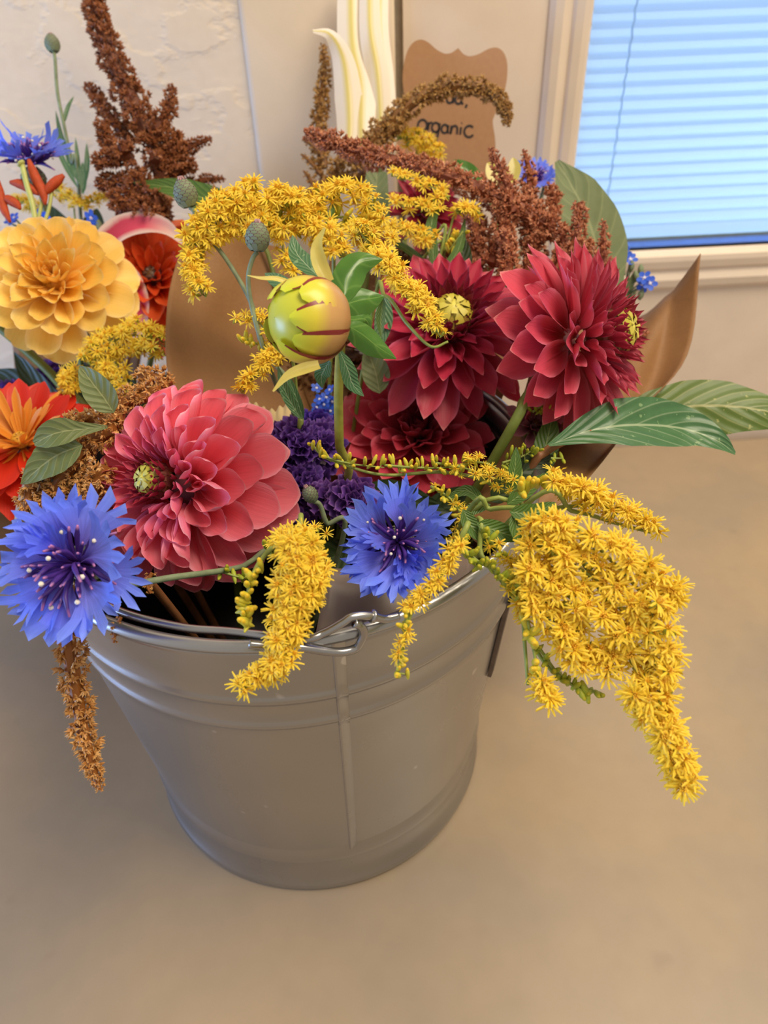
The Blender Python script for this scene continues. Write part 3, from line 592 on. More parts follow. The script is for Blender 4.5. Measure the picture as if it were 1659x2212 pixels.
def amaranth(label, tassels, mat_, stem, cl=.0027, per=11, leaves=(), spike=1., dens=1., name='amaranth', smat=None):
    th = Thing(name, label, 'flower', stem[-1])
    for P, r in tassels:
        _am[0] += 1; d = P[0][2]; me = tassel_mesh(pts(P), [px(a_, d) for a_ in r], mat_, th.loc, _am[0], cl, per, spike, dens)
        th.add('tassel', me, Matrix.Translation(Vector(th.loc)), kind='stuff')
    stem_part(th, stem, [.0016, .0022], smat or M_stem_red)
    for P, hw, m_, k_ in leaves: leaf_part(th, pts(P), hw, -F, m_, **k_)
    return th
def T(d, *p): return [(u_, v_, d) for u_, v_ in p]
amaranth('tall dark rusty amaranth plume against the plaster wall', [
    (T(.50, (192, -40), (208, 30), (228, 90), (262, 170), (296, 240), (325, 320)), [22, 30, 36, 42, 40]),
    (T(.51, (190, 182), (212, 215), (245, 262), (290, 310)), [10, 17, 22, 26]), (T(.495, (373, 186), (364, 232), (340, 280), (320, 320)), [10, 18, 28, 32]),
    (T(.50, (456, 299), (415, 315), (375, 330), (325, 345)), [8, 15, 22, 28]), (T(.49, (203, 352), (240, 342), (290, 335)), [14, 22, 26]),
    (T(.50, (222, 262), (228, 300), (270, 340)), [14, 20, 26]), (T(.50, (212, 398), (255, 392), (320, 392)), [14, 24, 34]),
    (T(.49, (240, 430), (290, 435), (350, 440)), [20, 34, 40]), (T(.485, (262, 312), (275, 330)), [24, 30]), (T(.485, (332, 332), (335, 350)), [22, 30]),
    (T(.50, (380, 285), (370, 330), (345, 370)), [16, 28, 34]), (T(.50, (420, 352), (380, 365), (330, 385)), [14, 28, 36]), (T(.50, (255, 470), (320, 455), (370, 450)), [24, 30, 28]), 
    (T(.51, (484, 386), (450, 388), (400, 402)), [7, 12, 20]), (T(.49, (300, 380), (310, 430), (320, 480)), [30, 40, 40])], M_am_brown, [at(325, 340, .50), at(330, 500, .53), LBp()], cl=.0035, per=11, dens=1.2)
amaranth('slim olive amaranth spire standing beside the white lily', [
    (T(.52, (698, 98), (701, 150), (694, 220), (690, 290), (700, 380)), [8, 13, 18, 23, 26]), (T(.515, (656, 302), (680, 318), (700, 340)), [6, 11, 15]), (T(.515, (652, 334), (675, 355), (700, 385)), [6, 11, 14]),
    (T(.515, (657, 370), (672, 392), (690, 420)), [6, 11, 14]), (T(.51, (740, 345), (725, 375), (700, 410)), [14, 20, 22]), (T(.51, (790, 385), (760, 385), (715, 400)), [12, 20, 24]), (T(.51, (638, 425), (670, 430), (700, 430)), [8, 20, 24])],
    M_am_gold, [at(700, 390, .52), at(720, 520, .52), INB(110)], cl=.0034, per=9)
amaranth('golden brown amaranth tassel arching over the brown sign', [
    (T(.49, (1096, 268), (1090, 232), (1062, 200), (1010, 186), (955, 190), (905, 212), (862, 245), (820, 285), (780, 335)), [9, 16, 20, 24, 26, 26, 28, 32, 34]), (T(.49, (870, 262), (835, 290), (790, 330)), [14, 24, 30]), (T(.495, (740, 330), (765, 345), (790, 375)), [14, 20, 26])],
    M_am_gold, [at(785, 350, .49), at(790, 500, .50), INB(100)], cl=.0032, per=10)
amaranth('rust red amaranth with long tassel reaching left over the goldenrod', [
    (T(.44, (660, 288), (720, 308), (800, 335), (890, 358), (980, 385), (1060, 420), (1130, 455), (1200, 500)), [10, 24, 29, 31, 33, 36, 40, 42]),
    (T(.435, (1061, 322), (1078, 360), (1100, 410), (1112, 470)), [8, 17, 22, 28]), (T(.445, (1132, 326), (1142, 365), (1145, 410), (1140, 440)), [8, 15, 18, 22]), (T(.44, (1190, 400), (1196, 450), (1180, 520)), [12, 22, 30]),
    (T(.43, (1252, 438), (1250, 490), (1232, 560)), [12, 22, 28]), (T(.42, (1304, 478), (1303, 530), (1300, 590)), [9, 16, 22]), (T(.44, (1085, 440), (1090, 500), (1060, 580)), [26, 36, 36]), (T(.445, (1150, 450), (1155, 520), (1140, 600)), [28, 38, 38]),
    (T(.45, (1015, 450), (1035, 520), (1020, 600)), [24, 34, 34]), (T(.435, (1212, 490), (1220, 550), (1190, 610)), [20, 28, 34]), (T(.43, (1085, 500), (1100, 550), (1090, 620)), [18, 26, 30]), (T(.44, (980, 500), (960, 550), (940, 590)), [20, 26, 30]), (T(.445, (1270, 520), (1270, 570), (1240, 620)), [18, 22, 28])],
    M_am_red, [at(1140, 520, .45), at(1130, 640, .46), INB(40)], cl=.0030, per=11)
amaranth('short brown amaranth tassel lying across the goldenrod', [(T(.385, (832, 520), (800, 512), (762, 502)), [10, 15, 14])], M_am_brown, [at(800, 512, .39), at(820, 640, .42), INB(70)], cl=.0026)
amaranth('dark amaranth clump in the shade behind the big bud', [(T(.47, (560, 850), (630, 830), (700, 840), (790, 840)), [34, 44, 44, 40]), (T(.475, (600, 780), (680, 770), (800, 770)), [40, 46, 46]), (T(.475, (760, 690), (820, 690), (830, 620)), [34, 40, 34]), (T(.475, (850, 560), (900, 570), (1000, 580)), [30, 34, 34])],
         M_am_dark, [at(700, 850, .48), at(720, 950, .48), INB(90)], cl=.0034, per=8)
amaranth('amber amaranth tassel hanging outside the left of the pail', [(T(.292, (216, 1706), (198, 1645), (178, 1570), (165, 1490), (150, 1400), (138, 1310), (120, 1220), (118, 1150)), [9, 22, 30, 35, 40, 40, 36, 30])],
         M_am_amber, [at(118, 1160, .292), at(170, 1110, .31), at(300, 1150, .37), INB(190)], cl=.0030, per=12)
amaranth('fluffy amber amaranth spreading left behind the coral dahlia', [
    (T(.345, (62, 1140), (62, 1090), (72, 1040), (110, 1000)), [14, 26, 30, 24]), (T(.345, (72, 1118), (110, 1068), (150, 1010), (200, 950), (262, 920)), [9, 24, 34, 38, 34]), (T(.345, (118, 985), (160, 968), (230, 940)), [10, 18, 28]), (T(.35, (140, 905), (205, 905), (275, 905)), [16, 24, 26]),
    (T(.345, (100, 1170), (120, 1130), (165, 1080), (215, 1020)), [14, 26, 40, 40]), (T(.36, (240, 880), (300, 860), (350, 845)), [24, 36, 36]), (T(.37, (300, 810), (335, 818), (370, 840)), [20, 30, 30]), (T(.34, (170, 1110), (200, 1060), (230, 1000)), [24, 34, 34])],
    M_am_amber, [at(240, 960, .355), at(300, 1050, .39), INB(180)], cl=.0028, per=11,
    leaves=[([(246, 892, .338), (225, 860, .336), (198, 825, .335), (172, 790, .336)], px(33, .335), M_leaf_grey, dict(fold=.3, wave=.05)), ([(232, 922, .338), (170, 928, .334), (120, 936, .332), (74, 958, .334)], px(30, .335), M_leaf_grey, dict(fold=.35, prof=[.1, .35, .55, .95, 1, .8, .2])), ([(178, 962, .337), (130, 980, .336), (92, 1005, .336), (46, 1046, .338)], px(40, .335), M_leaf_grey, dict(fold=.2, wave=.06))])
amaranth('small rusty amaranth tip against the brown paper at right', [(T(.45, (1396, 712), (1376, 735), (1352, 780)), [10, 14, 16])], M_am_red, [at(1360, 770, .45), at(1300, 880, .45), INB(20)], cl=.0028)
amaranth('little amber amaranth tips poking over the pail rim', [(T(.30, (326, 1282), (318, 1260), (330, 1235)), [7, 12, 10]), (T(.285, (245, 1388), (250, 1360), (262, 1330)), [8, 13, 10])], M_am_amber, [at(322, 1262, .30), at(350, 1290, .325), INB(220)], cl=.0022)

# ------------------------------------------------------------------ brown paper
t = NT('kraft_paper'); c = t.n('ShaderNodeTexCoord'); n1 = t.noise(c.outputs['Object'], 30., 3); n2 = t.noise(c.outputs['Object'], 600., 2)
col = t.mix(n1, s2l((150, 106, 62)), s2l((170, 125, 78))); col = t.mix(.25, col, n2, 'MULTIPLY'); M_kraft = t.bsdf(col, .6, trans=.22, normal=t.bump(t.noise(c.outputs['Object'], 45., 3), .35, .003))
t = NT('cream_paper'); M_cream = t.bsdf(s2l((226, 204, 152)), .6, trans=.3)
def sheet(th, name, cols, mat_, nu=24, nv=24, label=None, wav=0.):
    """cols: columns of (u, v, d) points, all of one length, bottom to top"""
    K = A([cr(pts(c_), nv) for c_ in cols]); G = cr(K, nu)
    if wav:
        s_, q_ = np.meshgrid(np.linspace(0, 1, nv), np.linspace(0, 1, nu)); G = G + (-F) * (wav * np.sin(q_ * 11 + s_ * 3))[:, :, None]
    me = MB().grid(G - th.loc).mesh(name, mat_); o = th.add(name, me, Matrix.Translation(Vector(th.loc)), label=label)
    m = o.modifiers.new('thickness', 'SOLIDIFY'); m.thickness = .0004; return o
wr = Thing('paper_wrap', 'brown kraft paper sleeve around the bouquet in the metal pail', 'paper wrap', INB(60, .03, .06))
sheet(wr, 'left_side', [[(640, 1130, .39), (500, 1000, .40), (378, 850, .405), (360, 700, .425), (385, 560, .455), (462, 398, .47)],
                        [(660, 1120, .41), (560, 980, .42), (450, 840, .425), (430, 700, .445), (450, 580, .47), (500, 470, .485)],
                        [(700, 1110, .43), (620, 970, .435), (540, 840, .445), (520, 700, .48), (530, 600, .49), (560, 520, .50)],
                        [(760, 1100, .45), (700, 950, .455), (650, 820, .465), (640, 700, .49), (640, 620, .51), (650, 545, .515)]], M_kraft, wav=.0015)
sheet(wr, 'back_side', [[(760, 1100, .45), (700, 950, .455), (650, 820, .465), (640, 700, .49), (650, 560, .515)],
                        [(860, 1100, .46), (860, 950, .465), (860, 800, .47), (860, 680, .52), (860, 600, .525)],
                        [(960, 1100, .45), (1040, 960, .44), (1100, 820, .44), (1130, 700, .48), (1160, 620, .52)]], M_kraft, nu=12)
sheet(wr, 'right_side', [[(960, 1110, .44), (1050, 1010, .40), (1130, 850, .405), (1150, 740, .46), (1160, 620, .52)],
                         [(980, 1120, .38), (1110, 1030, .372), (1230, 870, .405), (1300, 760, .46), (1350, 690, .495)],
                         [(1000, 1140, .36), (1150, 1045, .360), (1290, 900, .40), (1380, 760, .445), (1440, 640, .475)],
                         [(1020, 1165, .345), (1200, 1062, .354), (1345, 930, .395), (1420, 800, .44), (1472, 607, .465)],
                         [(1040, 1180, .34), (1238, 1068, .352), (1385, 888, .392), (1486, 760, .435), (1511, 550, .458)]], M_kraft, wav=.002)
sheet(wr, 'front_flap', [[(676, 1400, .312), (690, 1330, .315), (700, 1262, .32), (700, 1228, .325)], [(760, 1400, .31), (780, 1340, .315), (800, 1280, .32), (800, 1232, .33)], [(880, 1380, .31), (890, 1320, .32), (900, 1260, .33), (900, 1228, .335)], [(1010, 1300, .325), (1020, 1260, .33), (1030, 1210, .34), (1020, 1180, .35)]], plain('shaded_kraft_paper', (128, 112, 104), .4, .15, 40), nu=18, nv=10, wav=.001)  # flap is kraft paper too; shade inside the pail painted in as grey-brown
cw = Thing('cream_paper', 'cream tissue paper with pinked zigzag edge behind the coral dahlia', 'paper', INB(120, .04, .06))
cols = []
for i in range(29):
    u_ = 520 + i * 4.2; z_ = 10 * abs((i % 4) - 2) / 2
    cols.append([(u_, 1060, .405), (u_, 960, .41), (u_, 884 - z_ - 8 * math.sin(i * .3), .415)])
sheet(cw, 'sheet', cols, M_cream, nu=57, nv=6)
lw = Thing('paper_wrap', 'brown kraft paper sleeve under the scarlet zinnia at the left edge', 'paper wrap', LB - A([0, 0, .01]))
fc = plain('x', (1, 1, 1)); bpy.data.materials.remove(fc)
a_ = np.linspace(0, 2 * np.pi, 41); G = []
for q, (rr, zz_, dx, dy) in enumerate([(.040, 0, 0, 0), (.048, .03, -.003, -.005), (.062, .08, -.012, -.018), (.078, .13, -.027, -.032), (.091, .172, -.038, -.045)]):
    G.append([LB + A([dx + rr * (1 + .03 * math.sin(5 * b_)) * math.cos(b_), dy + rr * (1 + .03 * math.sin(5 * b_)) * math.sin(b_), zz_ - .01 + (.012 * math.sin(3 * b_ + 1) if q == 4 else 0)]) for b_ in a_])
me = MB().grid(cr(A(G), 16) - lw.loc).mesh('sleeve', M_kraft); o = lw.add('sleeve', me, Matrix.Translation(Vector(lw.loc))); m = o.modifiers.new('thickness', 'SOLIDIFY'); m.thickness = .0005
lw2 = Thing('paper_wrap', 'tall brown kraft paper back sheet rising behind the left bouquet', 'paper wrap', LB)
sheet(lw2, 'back_sheet', [[(60, 1130, .60), (40, 900, .60), (20, 640, .59)], [(180, 1130, .61), (190, 850, .60), (210, 500, .585), ], [(260, 1130, .60), (300, 800, .59), (380, 400, .57)]], M_kraft)

# ------------------------------------------------------------------ goldenrod
M_ray = plain('goldenrod_ray', (255, 222, 66), .5, .06, 300, .36); M_disc = plain('goldenrod_disc', (254, 204, 62), .5, .08, 300, .15)
M_gcup = plain('goldenrod_cup', (176, 184, 66), .45, .15, 300, .2); M_gbud = plain('goldenrod_bud', (222, 214, 74), .45, .12, 300, .2)
M_gstem = plain('goldenrod_stem', (158, 172, 84), .45, .15, 120, .2)
def floret(seed, spread=1.0):
    r_ = np.random.default_rng(seed); mb = MB()
    mb.lathe([(.05, -.75), (.16, -.45), (.20, -.1), (.17, .12)], 6, 2)
    n = 12
    for i in range(n):
        a_ = i * 2 * math.pi / n + r_.normal(0, .18); L = r_.uniform(.85, 1.2); e_ = r_.uniform(.05, .75) * spread; w_ = .088
        d = A([math.cos(a_), math.sin(a_), 0]); s_ = A([-math.sin(a_), math.cos(a_), 0]); z = A([0, 0, 1.])
        p0 = d * .12 + z * .10; p1 = d * (.12 + .45 * L) + z * (.10 + .38 * e_); p2 = d * (.12 + .86 * L) + z * (.10 + .6 * e_ - .10)
        mb.add([p0 - s_ * w_ * .5, p0 + s_ * w_ * .5, p1 - s_ * w_, p1 + s_ * w_, p2 - s_ * .05, p2 + s_ * .05, p1 + z * .04], [(0, 1, 6), (0, 6, 2), (1, 3, 6), (2, 6, 4), (6, 3, 5), (6, 5, 4)], None, 0)
    for i in range(8):
        a_ = i * 2.4; rr = .13 * math.sqrt(i / 8 + .1); c_ = A([rr * math.cos(a_), rr * math.sin(a_), .12]); t_ = c_ * A([1.9, 1.9, 1]) + A([0, 0, .30 + r_.uniform(0, .12)])
        mb.add([c_ + A([.06, 0, 0]), c_ + A([-.03, .05, 0]), c_ + A([-.03, -.05, 0]), t_ + A([.04, 0, 0]), t_ + A([-.02, .035, 0]), t_ + A([-.02, -.035, 0])], [(0, 1, 4, 3), (1, 2, 5, 4), (2, 0, 3, 5), (3, 4, 5)], None, 1)
    return mb.mesh('floret', [M_ray, M_disc, M_gcup], False)
DENS = 1.3
FLO = [floret(i) for i in range(5)]
def budlet(seed):
    mb = MB(); mb.lathe([(.05, -.8), (.17, -.5), (.23, 0), (.21, .32), (.15, .45)], 7, 0)
    mb.lathe([(.17, .40), (.15, .56), (.06, .66), (.003, .68)], 7, 1); return mb.mesh('floret_bud', [M_gbud, M_ray])
BDL = [budlet(0)]
def goldenrod(label, branches, stems, size, leaves=(), seed=0, face=(0, .25, 1), smat=None, tint=None):
    """branches: (points, (spread px...), count, kind) kind 'f' florets, 'b' buds, 'm' buds opening along the branch"""
    r_ = np.random.default_rng(seed); th = Thing('goldenrod', label, 'flower', A(stems[0][-1])); fv = cdir(*face); mbp = MB()
    for P, spr, cnt, kind in branches:
        cnt = int(cnt * (DENS if kind != 'b' else 1.0))
        d0 = P[0][2]; C = cr(pts(P), 40); Tg, _, _ = frames(C); mbp.tube(C - th.loc, [.0007, .0003], 5)
        for i in range(cnt):
            q = (i + r_.uniform(0, 1)) / cnt; k = min(39, int(q * 39)); p = C[k]; t_ = Tg[k]; sp_ = px(np.interp(q, np.linspace(0, 1, len(spr)), spr), d0)
            v = r_.normal(size=3); v -= t_ * (v @ t_); v = nz(nz(v) + fv * .55); rr = sp_ * math.sqrt(r_.uniform(.12, 1)) * 1.05
            pos = p + v * rr + t_ * r_.normal(0, .001); dr_ = nz(v * .8 + fv * .7 + r_.normal(0, .38, 3) + A([0, 0, .25])); x, y, z = basis(dr_); s_ = size * r_.uniform(.82, 1.15)
            isb = kind == 'b' or (kind == 'm' and r_.uniform() > q * 1.25) 
            if isb: s_ *= .80
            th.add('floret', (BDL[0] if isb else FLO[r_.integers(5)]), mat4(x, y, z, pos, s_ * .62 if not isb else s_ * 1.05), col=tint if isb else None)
            e_ = pos - z * s_ * .38; k0 = max(0, k - 1); mbp.tube([C[k0] - th.loc, (C[k0] * .4 + e_ * .6 - nz(fv) * .0004) - th.loc, e_ - th.loc], [.0003, .0002], 3, cap=False)
    th.add('side_branches', mbp.mesh('side_branches', M_gstem), Matrix.Translation(Vector(th.loc)))
    for P in stems: stem_part(th, P, [.0006, .0013], smat or M_gstem, n=40)
    for P, hw in leaves: leaf_part(th, pts(P), hw, nz(-F + A([0, 0, .3])), M_leaf, nu=5, nv=10, fold=.3)
    return th
S = lambda px_, d: px(px_, d)
goldenrod('arching goldenrod spray over the brown paper on the left of the big bud', [
    (T(.375, (438, 636), (420, 600), (412, 560), (425, 520)), (20, 26), 26, 'f'), (T(.375, (420, 530), (450, 490), (490, 460), (540, 440)), (30, 42, 42), 60, 'f'), (T(.375, (520, 440), (580, 432), (650, 436)), (40, 40, 30), 58, 'f'), (T(.375, (480, 480), (560, 480), (640, 470)), (34, 34), 34, 'f')],
    [[at(430, 560, .376), at(490, 460, .378), at(600, 450, .385), at(700, 470, .40), at(720, 620, .42), INB(90)]], S(34, .375), seed=1)
goldenrod('dense goldenrod spray behind the top of the big bud', [
    (T(.385, (650, 480), (690, 430), (740, 415), (790, 430), (830, 480)), (20, 22, 20), 48, 'f'), (T(.39, (700, 470), (760, 470), (810, 490)), (22, 24), 18, 'b'), (T(.385, (640, 470), (700, 500), (735, 560)), (28, 34), 46, 'f'),
    (T(.385, (600, 480), (612, 540), (630, 600)), (14, 14), 12, 'f'), (T(.39, (760, 500), (800, 500), (850, 540)), (24, 28), 22, 'f')],
    [[at(735, 500, .39), at(740, 620, .41), INB(80)]], S(33, .385), seed=2, leaves=[(T(.384, (702, 510), (716, 460), (722, 420)), px(7, .38))])
goldenrod('small goldenrod sprigs between the brown paper and the big bud', [
    (T(.36, (600, 690), (560, 682), (520, 692)), (12, 10), 9, 'f'), (T(.36, (600, 750), (560, 800), (520, 848)), (14, 12), 18, 'f'), (T(.36, (640, 740), (600, 765), (560, 790)), (16, 14), 14, 'f'), (T(.365, (590, 765), (550, 740), (518, 728)), (10, 6), 12, 'b'), (T(.36, (600, 700), (580, 720), (556, 690)), (10, 10), 5, 'f')],
    [[at(600, 760, .365), at(640, 850, .38), INB(110)]], S(31, .36), seed=3)
goldenrod('upright goldenrod with pale green stems in front of the crimson dahlia', [
    (T(.43, (945, 410), (900, 392), (850, 380)), (10, 10), 11, 'f'), (T(.43, (950, 455), (900, 445), (840, 432)), (12, 10), 14, 'f'), (T(.42, (940, 520), (890, 505), (830, 488)), (16, 18), 26, 'f'), (T(.425, (985, 455), (1010, 450), (1040, 462)), (8, 6), 9, 'f'), (T(.43, (935, 440), (955, 410), (970, 430)), (8, 8), 7, 'f'), (T(.43, (1000, 500), (985, 520), (970, 540)), (12, 12), 10, 'b')],
    [[at(940, 415, .432), at(940, 500, .432), at(945, 580, .435), INB(70)], [at(985, 450, .43), at(960, 540, .432), at(945, 600, .44), INB(70)], [at(870, 520, .43), at(905, 560, .432), at(945, 600, .44), INB(70)]], S(27, .43), seed=4,
    leaves=[(T(.43, (945, 600), (930, 500), (950, 430)), px(13, .43)), (T(.43, (945, 600), (990, 540), (1005, 470)), px(10, .43)), (T(.43, (940, 590), (880, 540), (835, 520)), px(9, .43))])
goldenrod('goldenrod spray slanting down across the forward-facing red dahlia', [
    (T(.345, (820, 560), (850, 590), (885, 625), (915, 660), (950, 725)), (20, 24, 20, 12), 54, 'f'), (T(.35, (770, 490), (800, 530), (830, 570)), (20, 20), 18, 'f')],
    [[at(968, 738, .347), at(930, 748, .348), at(880, 700, .35), at(832, 640, .36), at(800, 700, .39), INB(85)]], S(34, .345), seed=5, leaves=[(T(.352, (828, 640), (822, 690), (824, 730)), px(10, .35))])
goldenrod('goldenrod twig in bud crossing the lower red dahlia', [
    (T(.325, (672, 958), (700, 985), (760, 1002), (830, 1010)), (10, 14, 16), 22, 'b'), (T(.325, (830, 1005), (900, 1010), (960, 1010), (1020, 1000)), (18, 18, 16), 28, 'b'), (T(.325, (940, 1000), (1000, 1010), (1060, 1030), (1105, 1045)), (16, 18, 18), 26, 'm'),
    (T(.325, (1000, 995), (1060, 1005), (1120, 1050)), (12, 12), 9, 'f'), (T(.32, (930, 1050), (975, 1080), (1000, 1130), (980, 1180)), (10, 12, 12), 24, 'm')],
    [[at(690, 985, .326), at(820, 1025, .327), at(960, 1020, .328), at(1060, 1045, .33), at(1130, 1100, .33), at(1010, 1120, .335), INB(-20)]], S(23, .325), seed=6,
    leaves=[(T(.325, (1100, 1065), (1112, 1015), (1115, 965)), px(15, .325)), (T(.322, (1095, 1090), (1135, 1060), (1185, 1020)), px(17, .32)), (T(.33, (1050, 1095), (1010, 1060), (960, 1080)), px(13, .33)), (T(.33, (1060, 1090), (1020, 1100), (1000, 1120)), px(14, .33))])
st = [at(1430, 1330, .27), at(1320, 1210, .272), at(1230, 1130, .28), at(1140, 1100, .29), at(1060, 1100, .30), at(1000, 1125, .315), INB(-10)]
goldenrod('huge golden goldenrod plume drooping over the right of the pail', [
    (T(.268, (1160, 1120), (1250, 1155), (1350, 1205), (1430, 1260), (1468, 1290)), (22, 30, 26, 12), 46, 'f'), (T(.270, (1150, 1170), (1240, 1220), (1340, 1290), (1430, 1350)), (30, 34, 30), 44, 'f'),
    (T(.270, (1140, 1230), (1230, 1290), (1330, 1370), (1430, 1430)), (26, 34, 34), 44, 'f'), (T(.272, (1140, 1290), (1210, 1350), (1290, 1400), (1320, 1460)), (24, 28, 20), 32, 'f'),
    (T(.265, (1400, 1300), (1430, 1400), (1420, 1480), (1400, 1530)), (30, 34, 30), 32, 'f'), (T(.262, (1370, 1480), (1420, 1560), (1455, 1630), (1488, 1700)), (28, 28, 24, 16), 52, 'f'),
    (T(.27, (1200, 1360), (1240, 1410), (1255, 1455)), (20, 16), 12, 'f'), (T(.27, (1150, 1160), (1140, 1240), (1140, 1320)), (16, 18), 14, 'f'), (T(.272, (1140, 1340), (1160, 1440), (1172, 1490), (1190, 1525)), (10, 10, 8), 16, 'm')],
    [st, [at(1490, 1705, .262), at(1430, 1590, .265), at(1370, 1440, .27), at(1290, 1260, .275), at(1200, 1140, .282)], [at(1140, 1480, .274), at(1130, 1320, .276), at(1135, 1180, .282), at(1120, 1105, .29)]], S(50, .268), seed=7)
goldenrod('green budded goldenrod twigs hanging beside the huge plume', [
    (T(.278, (990, 1170), (1030, 1210), (1080, 1240), (1130, 1280)), (14, 16, 14), 34, 'b'), (T(.276, (1080, 1240), (1110, 1280), (1140, 1340)), (12, 12), 16, 'm'), (T(.276, (1165, 1400), (1210, 1460), (1255, 1490), (1298, 1498)), (8, 9, 6), 20, 'b'), (T(.28, (1040, 1140), (1080, 1190), (1130, 1220)), (8, 10), 12, 'm')],
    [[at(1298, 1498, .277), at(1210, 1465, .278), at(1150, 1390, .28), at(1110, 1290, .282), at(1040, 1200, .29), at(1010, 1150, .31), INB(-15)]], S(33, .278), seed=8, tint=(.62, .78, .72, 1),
    leaves=[(T(.29, (1030, 1130), (1080, 1150), (1135, 1165)), px(22, .29)), (T(.292, (1000, 1100), (1020, 1140), (1060, 1180)), px(18, .29)), (T(.285, (1100, 1105), (1150, 1110), (1200, 1085)), px(22, .285)), (T(.285, (1110, 1110), (1120, 1150), (1150, 1200)), px(18, .285))])
goldenrod('thin goldenrod side spray reaching right above the huge plume', [
    (T(.295, (1190, 1040), (1240, 1050), (1290, 1075)), (22, 22), 18, 'f'), (T(.295, (1270, 1080), (1340, 1105), (1420, 1135)), (22, 20, 12), 22, 'f'), (T(.30, (1110, 1060), (1150, 1050), (1180, 1030)), (8, 12), 9, 'b')],
    [[at(1405, 1150, .297), at(1330, 1130, .298), at(1240, 1105, .30), at(1120, 1105, .305), INB(-5)], [at(1300, 1090, .297), at(1220, 1095, .30), at(1140, 1110, .305)]], S(42, .295), seed=9)
goldenrod('goldenrod plume hanging over the front rim beside the wire ear', [
    (T(.262, (645, 1170), (650, 1230), (635, 1300), (615, 1370)), (36, 48, 46, 32), 92, 'f'), (T(.26, (625, 1360), (610, 1420), (590, 1460)), (32, 24), 24, 'f'), (T(.26, (585, 1450), (550, 1465), (522, 1480)), (14, 14), 12, 'f'), (T(.265, (690, 1220), (680, 1260), (670, 1300)), (24, 20), 16, 'f'), (T(.27, (600, 1180), (640, 1160), (690, 1180)), (24, 30), 24, 'f'),
    (T(.268, (560, 1225), (538, 1270), (530, 1320), (536, 1355)), (9, 11, 7), 22, 'b')],
    [[at(600, 1440, .263), at(630, 1340, .266), at(645, 1220, .275), at(650, 1150, .30), INB(-100)], [at(536, 1350, .27), at(540, 1260, .272), at(580, 1190, .28), at(640, 1150, .30)]], S(40, .262), seed=10)
goldenrod('slender goldenrod tail dangling below the central cornflower', [
    (T(.268, (985, 1165), (965, 1220), (940, 1260)), (14, 16), 16, 'f'), (T(.268, (945, 1260), (905, 1290), (880, 1320)), (14, 14), 13, 'f'), (T(.266, (880, 1320), (872, 1370), (866, 1420)), (8, 6), 9, 'm'), (T(.266, (868, 1420), (860, 1450), (874, 1456)), (7, 7), 6, 'b')],
    [[at(866, 1440, .267), at(875, 1370, .268), at(900, 1300, .27), at(960, 1230, .273), at(995, 1160, .285), INB(-25)]], S(32, .268), seed=11)
goldenrod('soft goldenrod clump under the golden yellow dahlia', [
    (T(.43, (200, 790), (240, 740), (300, 725), (358, 750)), (30, 38, 34), 80, 'f'), (T(.43, (200, 800), (250, 800), (250, 860)), (26, 24), 30, 'f'), (T(.44, (150, 800), (152, 850)), (18, 20), 18, 'f')],
    [[at(250, 780, .45), at(220, 900, .50), LBp()]], S(27, .43), seed=12)
goldenrod('goldenrod tuft standing in front of the brown sign', [
    (T(.51, (862, 300), (890, 296), (925, 312), (955, 335)), (14, 20, 14), 34, 'f')], [[at(900, 320, .515), at(890, 450, .53), INB(80)]], S(22, .51), seed=13)
goldenrod('blurry goldenrod sprig beside the lily anthers at the left', [
    (T(.53, (120, 410), (150, 425), (175, 450)), (16, 14), 18, 'f'), (T(.53, (180, 440), (210, 430), (232, 420)), (10, 8), 12, 'f'), (T(.53, (30, 430), (60, 440), (100, 450)), (14, 12), 14, 'f')], [[at(160, 450, .53), at(170, 600, .55), LBp()]], S(20, .53), seed=14)
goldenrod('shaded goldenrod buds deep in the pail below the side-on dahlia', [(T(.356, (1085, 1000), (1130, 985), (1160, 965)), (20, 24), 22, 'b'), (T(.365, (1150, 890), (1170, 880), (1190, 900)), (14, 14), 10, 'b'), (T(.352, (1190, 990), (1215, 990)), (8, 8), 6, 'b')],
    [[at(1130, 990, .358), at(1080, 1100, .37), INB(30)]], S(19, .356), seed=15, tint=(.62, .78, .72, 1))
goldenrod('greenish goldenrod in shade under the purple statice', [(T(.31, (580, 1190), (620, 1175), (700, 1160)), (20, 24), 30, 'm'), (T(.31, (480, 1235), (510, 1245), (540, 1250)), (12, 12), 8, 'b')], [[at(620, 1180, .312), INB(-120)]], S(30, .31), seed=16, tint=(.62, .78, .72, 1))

# ------------------------------------------------------------------ the big unopened dahlia bud
t = NT('bud_petal'); c, u, v = t.uv()
ed = t.math('POWER', t.math('ABSOLUTE', t.math('SUBTRACT', t.math('MULTIPLY', u, 2.), 1.)), 3.); ns = t.noise(t.mapped(c.outputs['UV'], (14, 1.5, 1)), 1., 3)
col = t.ramp(v, [(0., (120, 150, 50)), (.22, (176, 130, 84)), (.62, (206, 160, 98)), (.76, (226, 210, 66)), (1., (214, 222, 62))])
col = t.mix(t.math('MULTIPLY', t.math('GREATER_THAN', t.math('ADD', ed, t.math('MULTIPLY', ns, .6)), .84), t.math('LESS_THAN', v, .93)), col, s2l((136, 44, 44)))
M_budp = t.bsdf(col, .32, trans=.15, spec=.5)
C = at(664, 692, .275); ax = cdir(-.74, -.10, .66); rb = px(93, .275); x0, y0, z0 = basis(ax)
bd = Thing('dahlia_bud', 'big round yellow-green dahlia bud with glossy green bracts', 'flower bud', INB(150, .03))
mb = MB(); G = [[C + rb * .93 * (x0 * math.sin(a_) * math.cos(b_) + y0 * math.sin(a_) * math.sin(b_) + z0 * math.cos(a_) * .97) - bd.loc for b_ in np.linspace(0, 2 * np.pi, 29)[:-1]] for a_ in np.linspace(0.01, math.pi - .01, 15)]
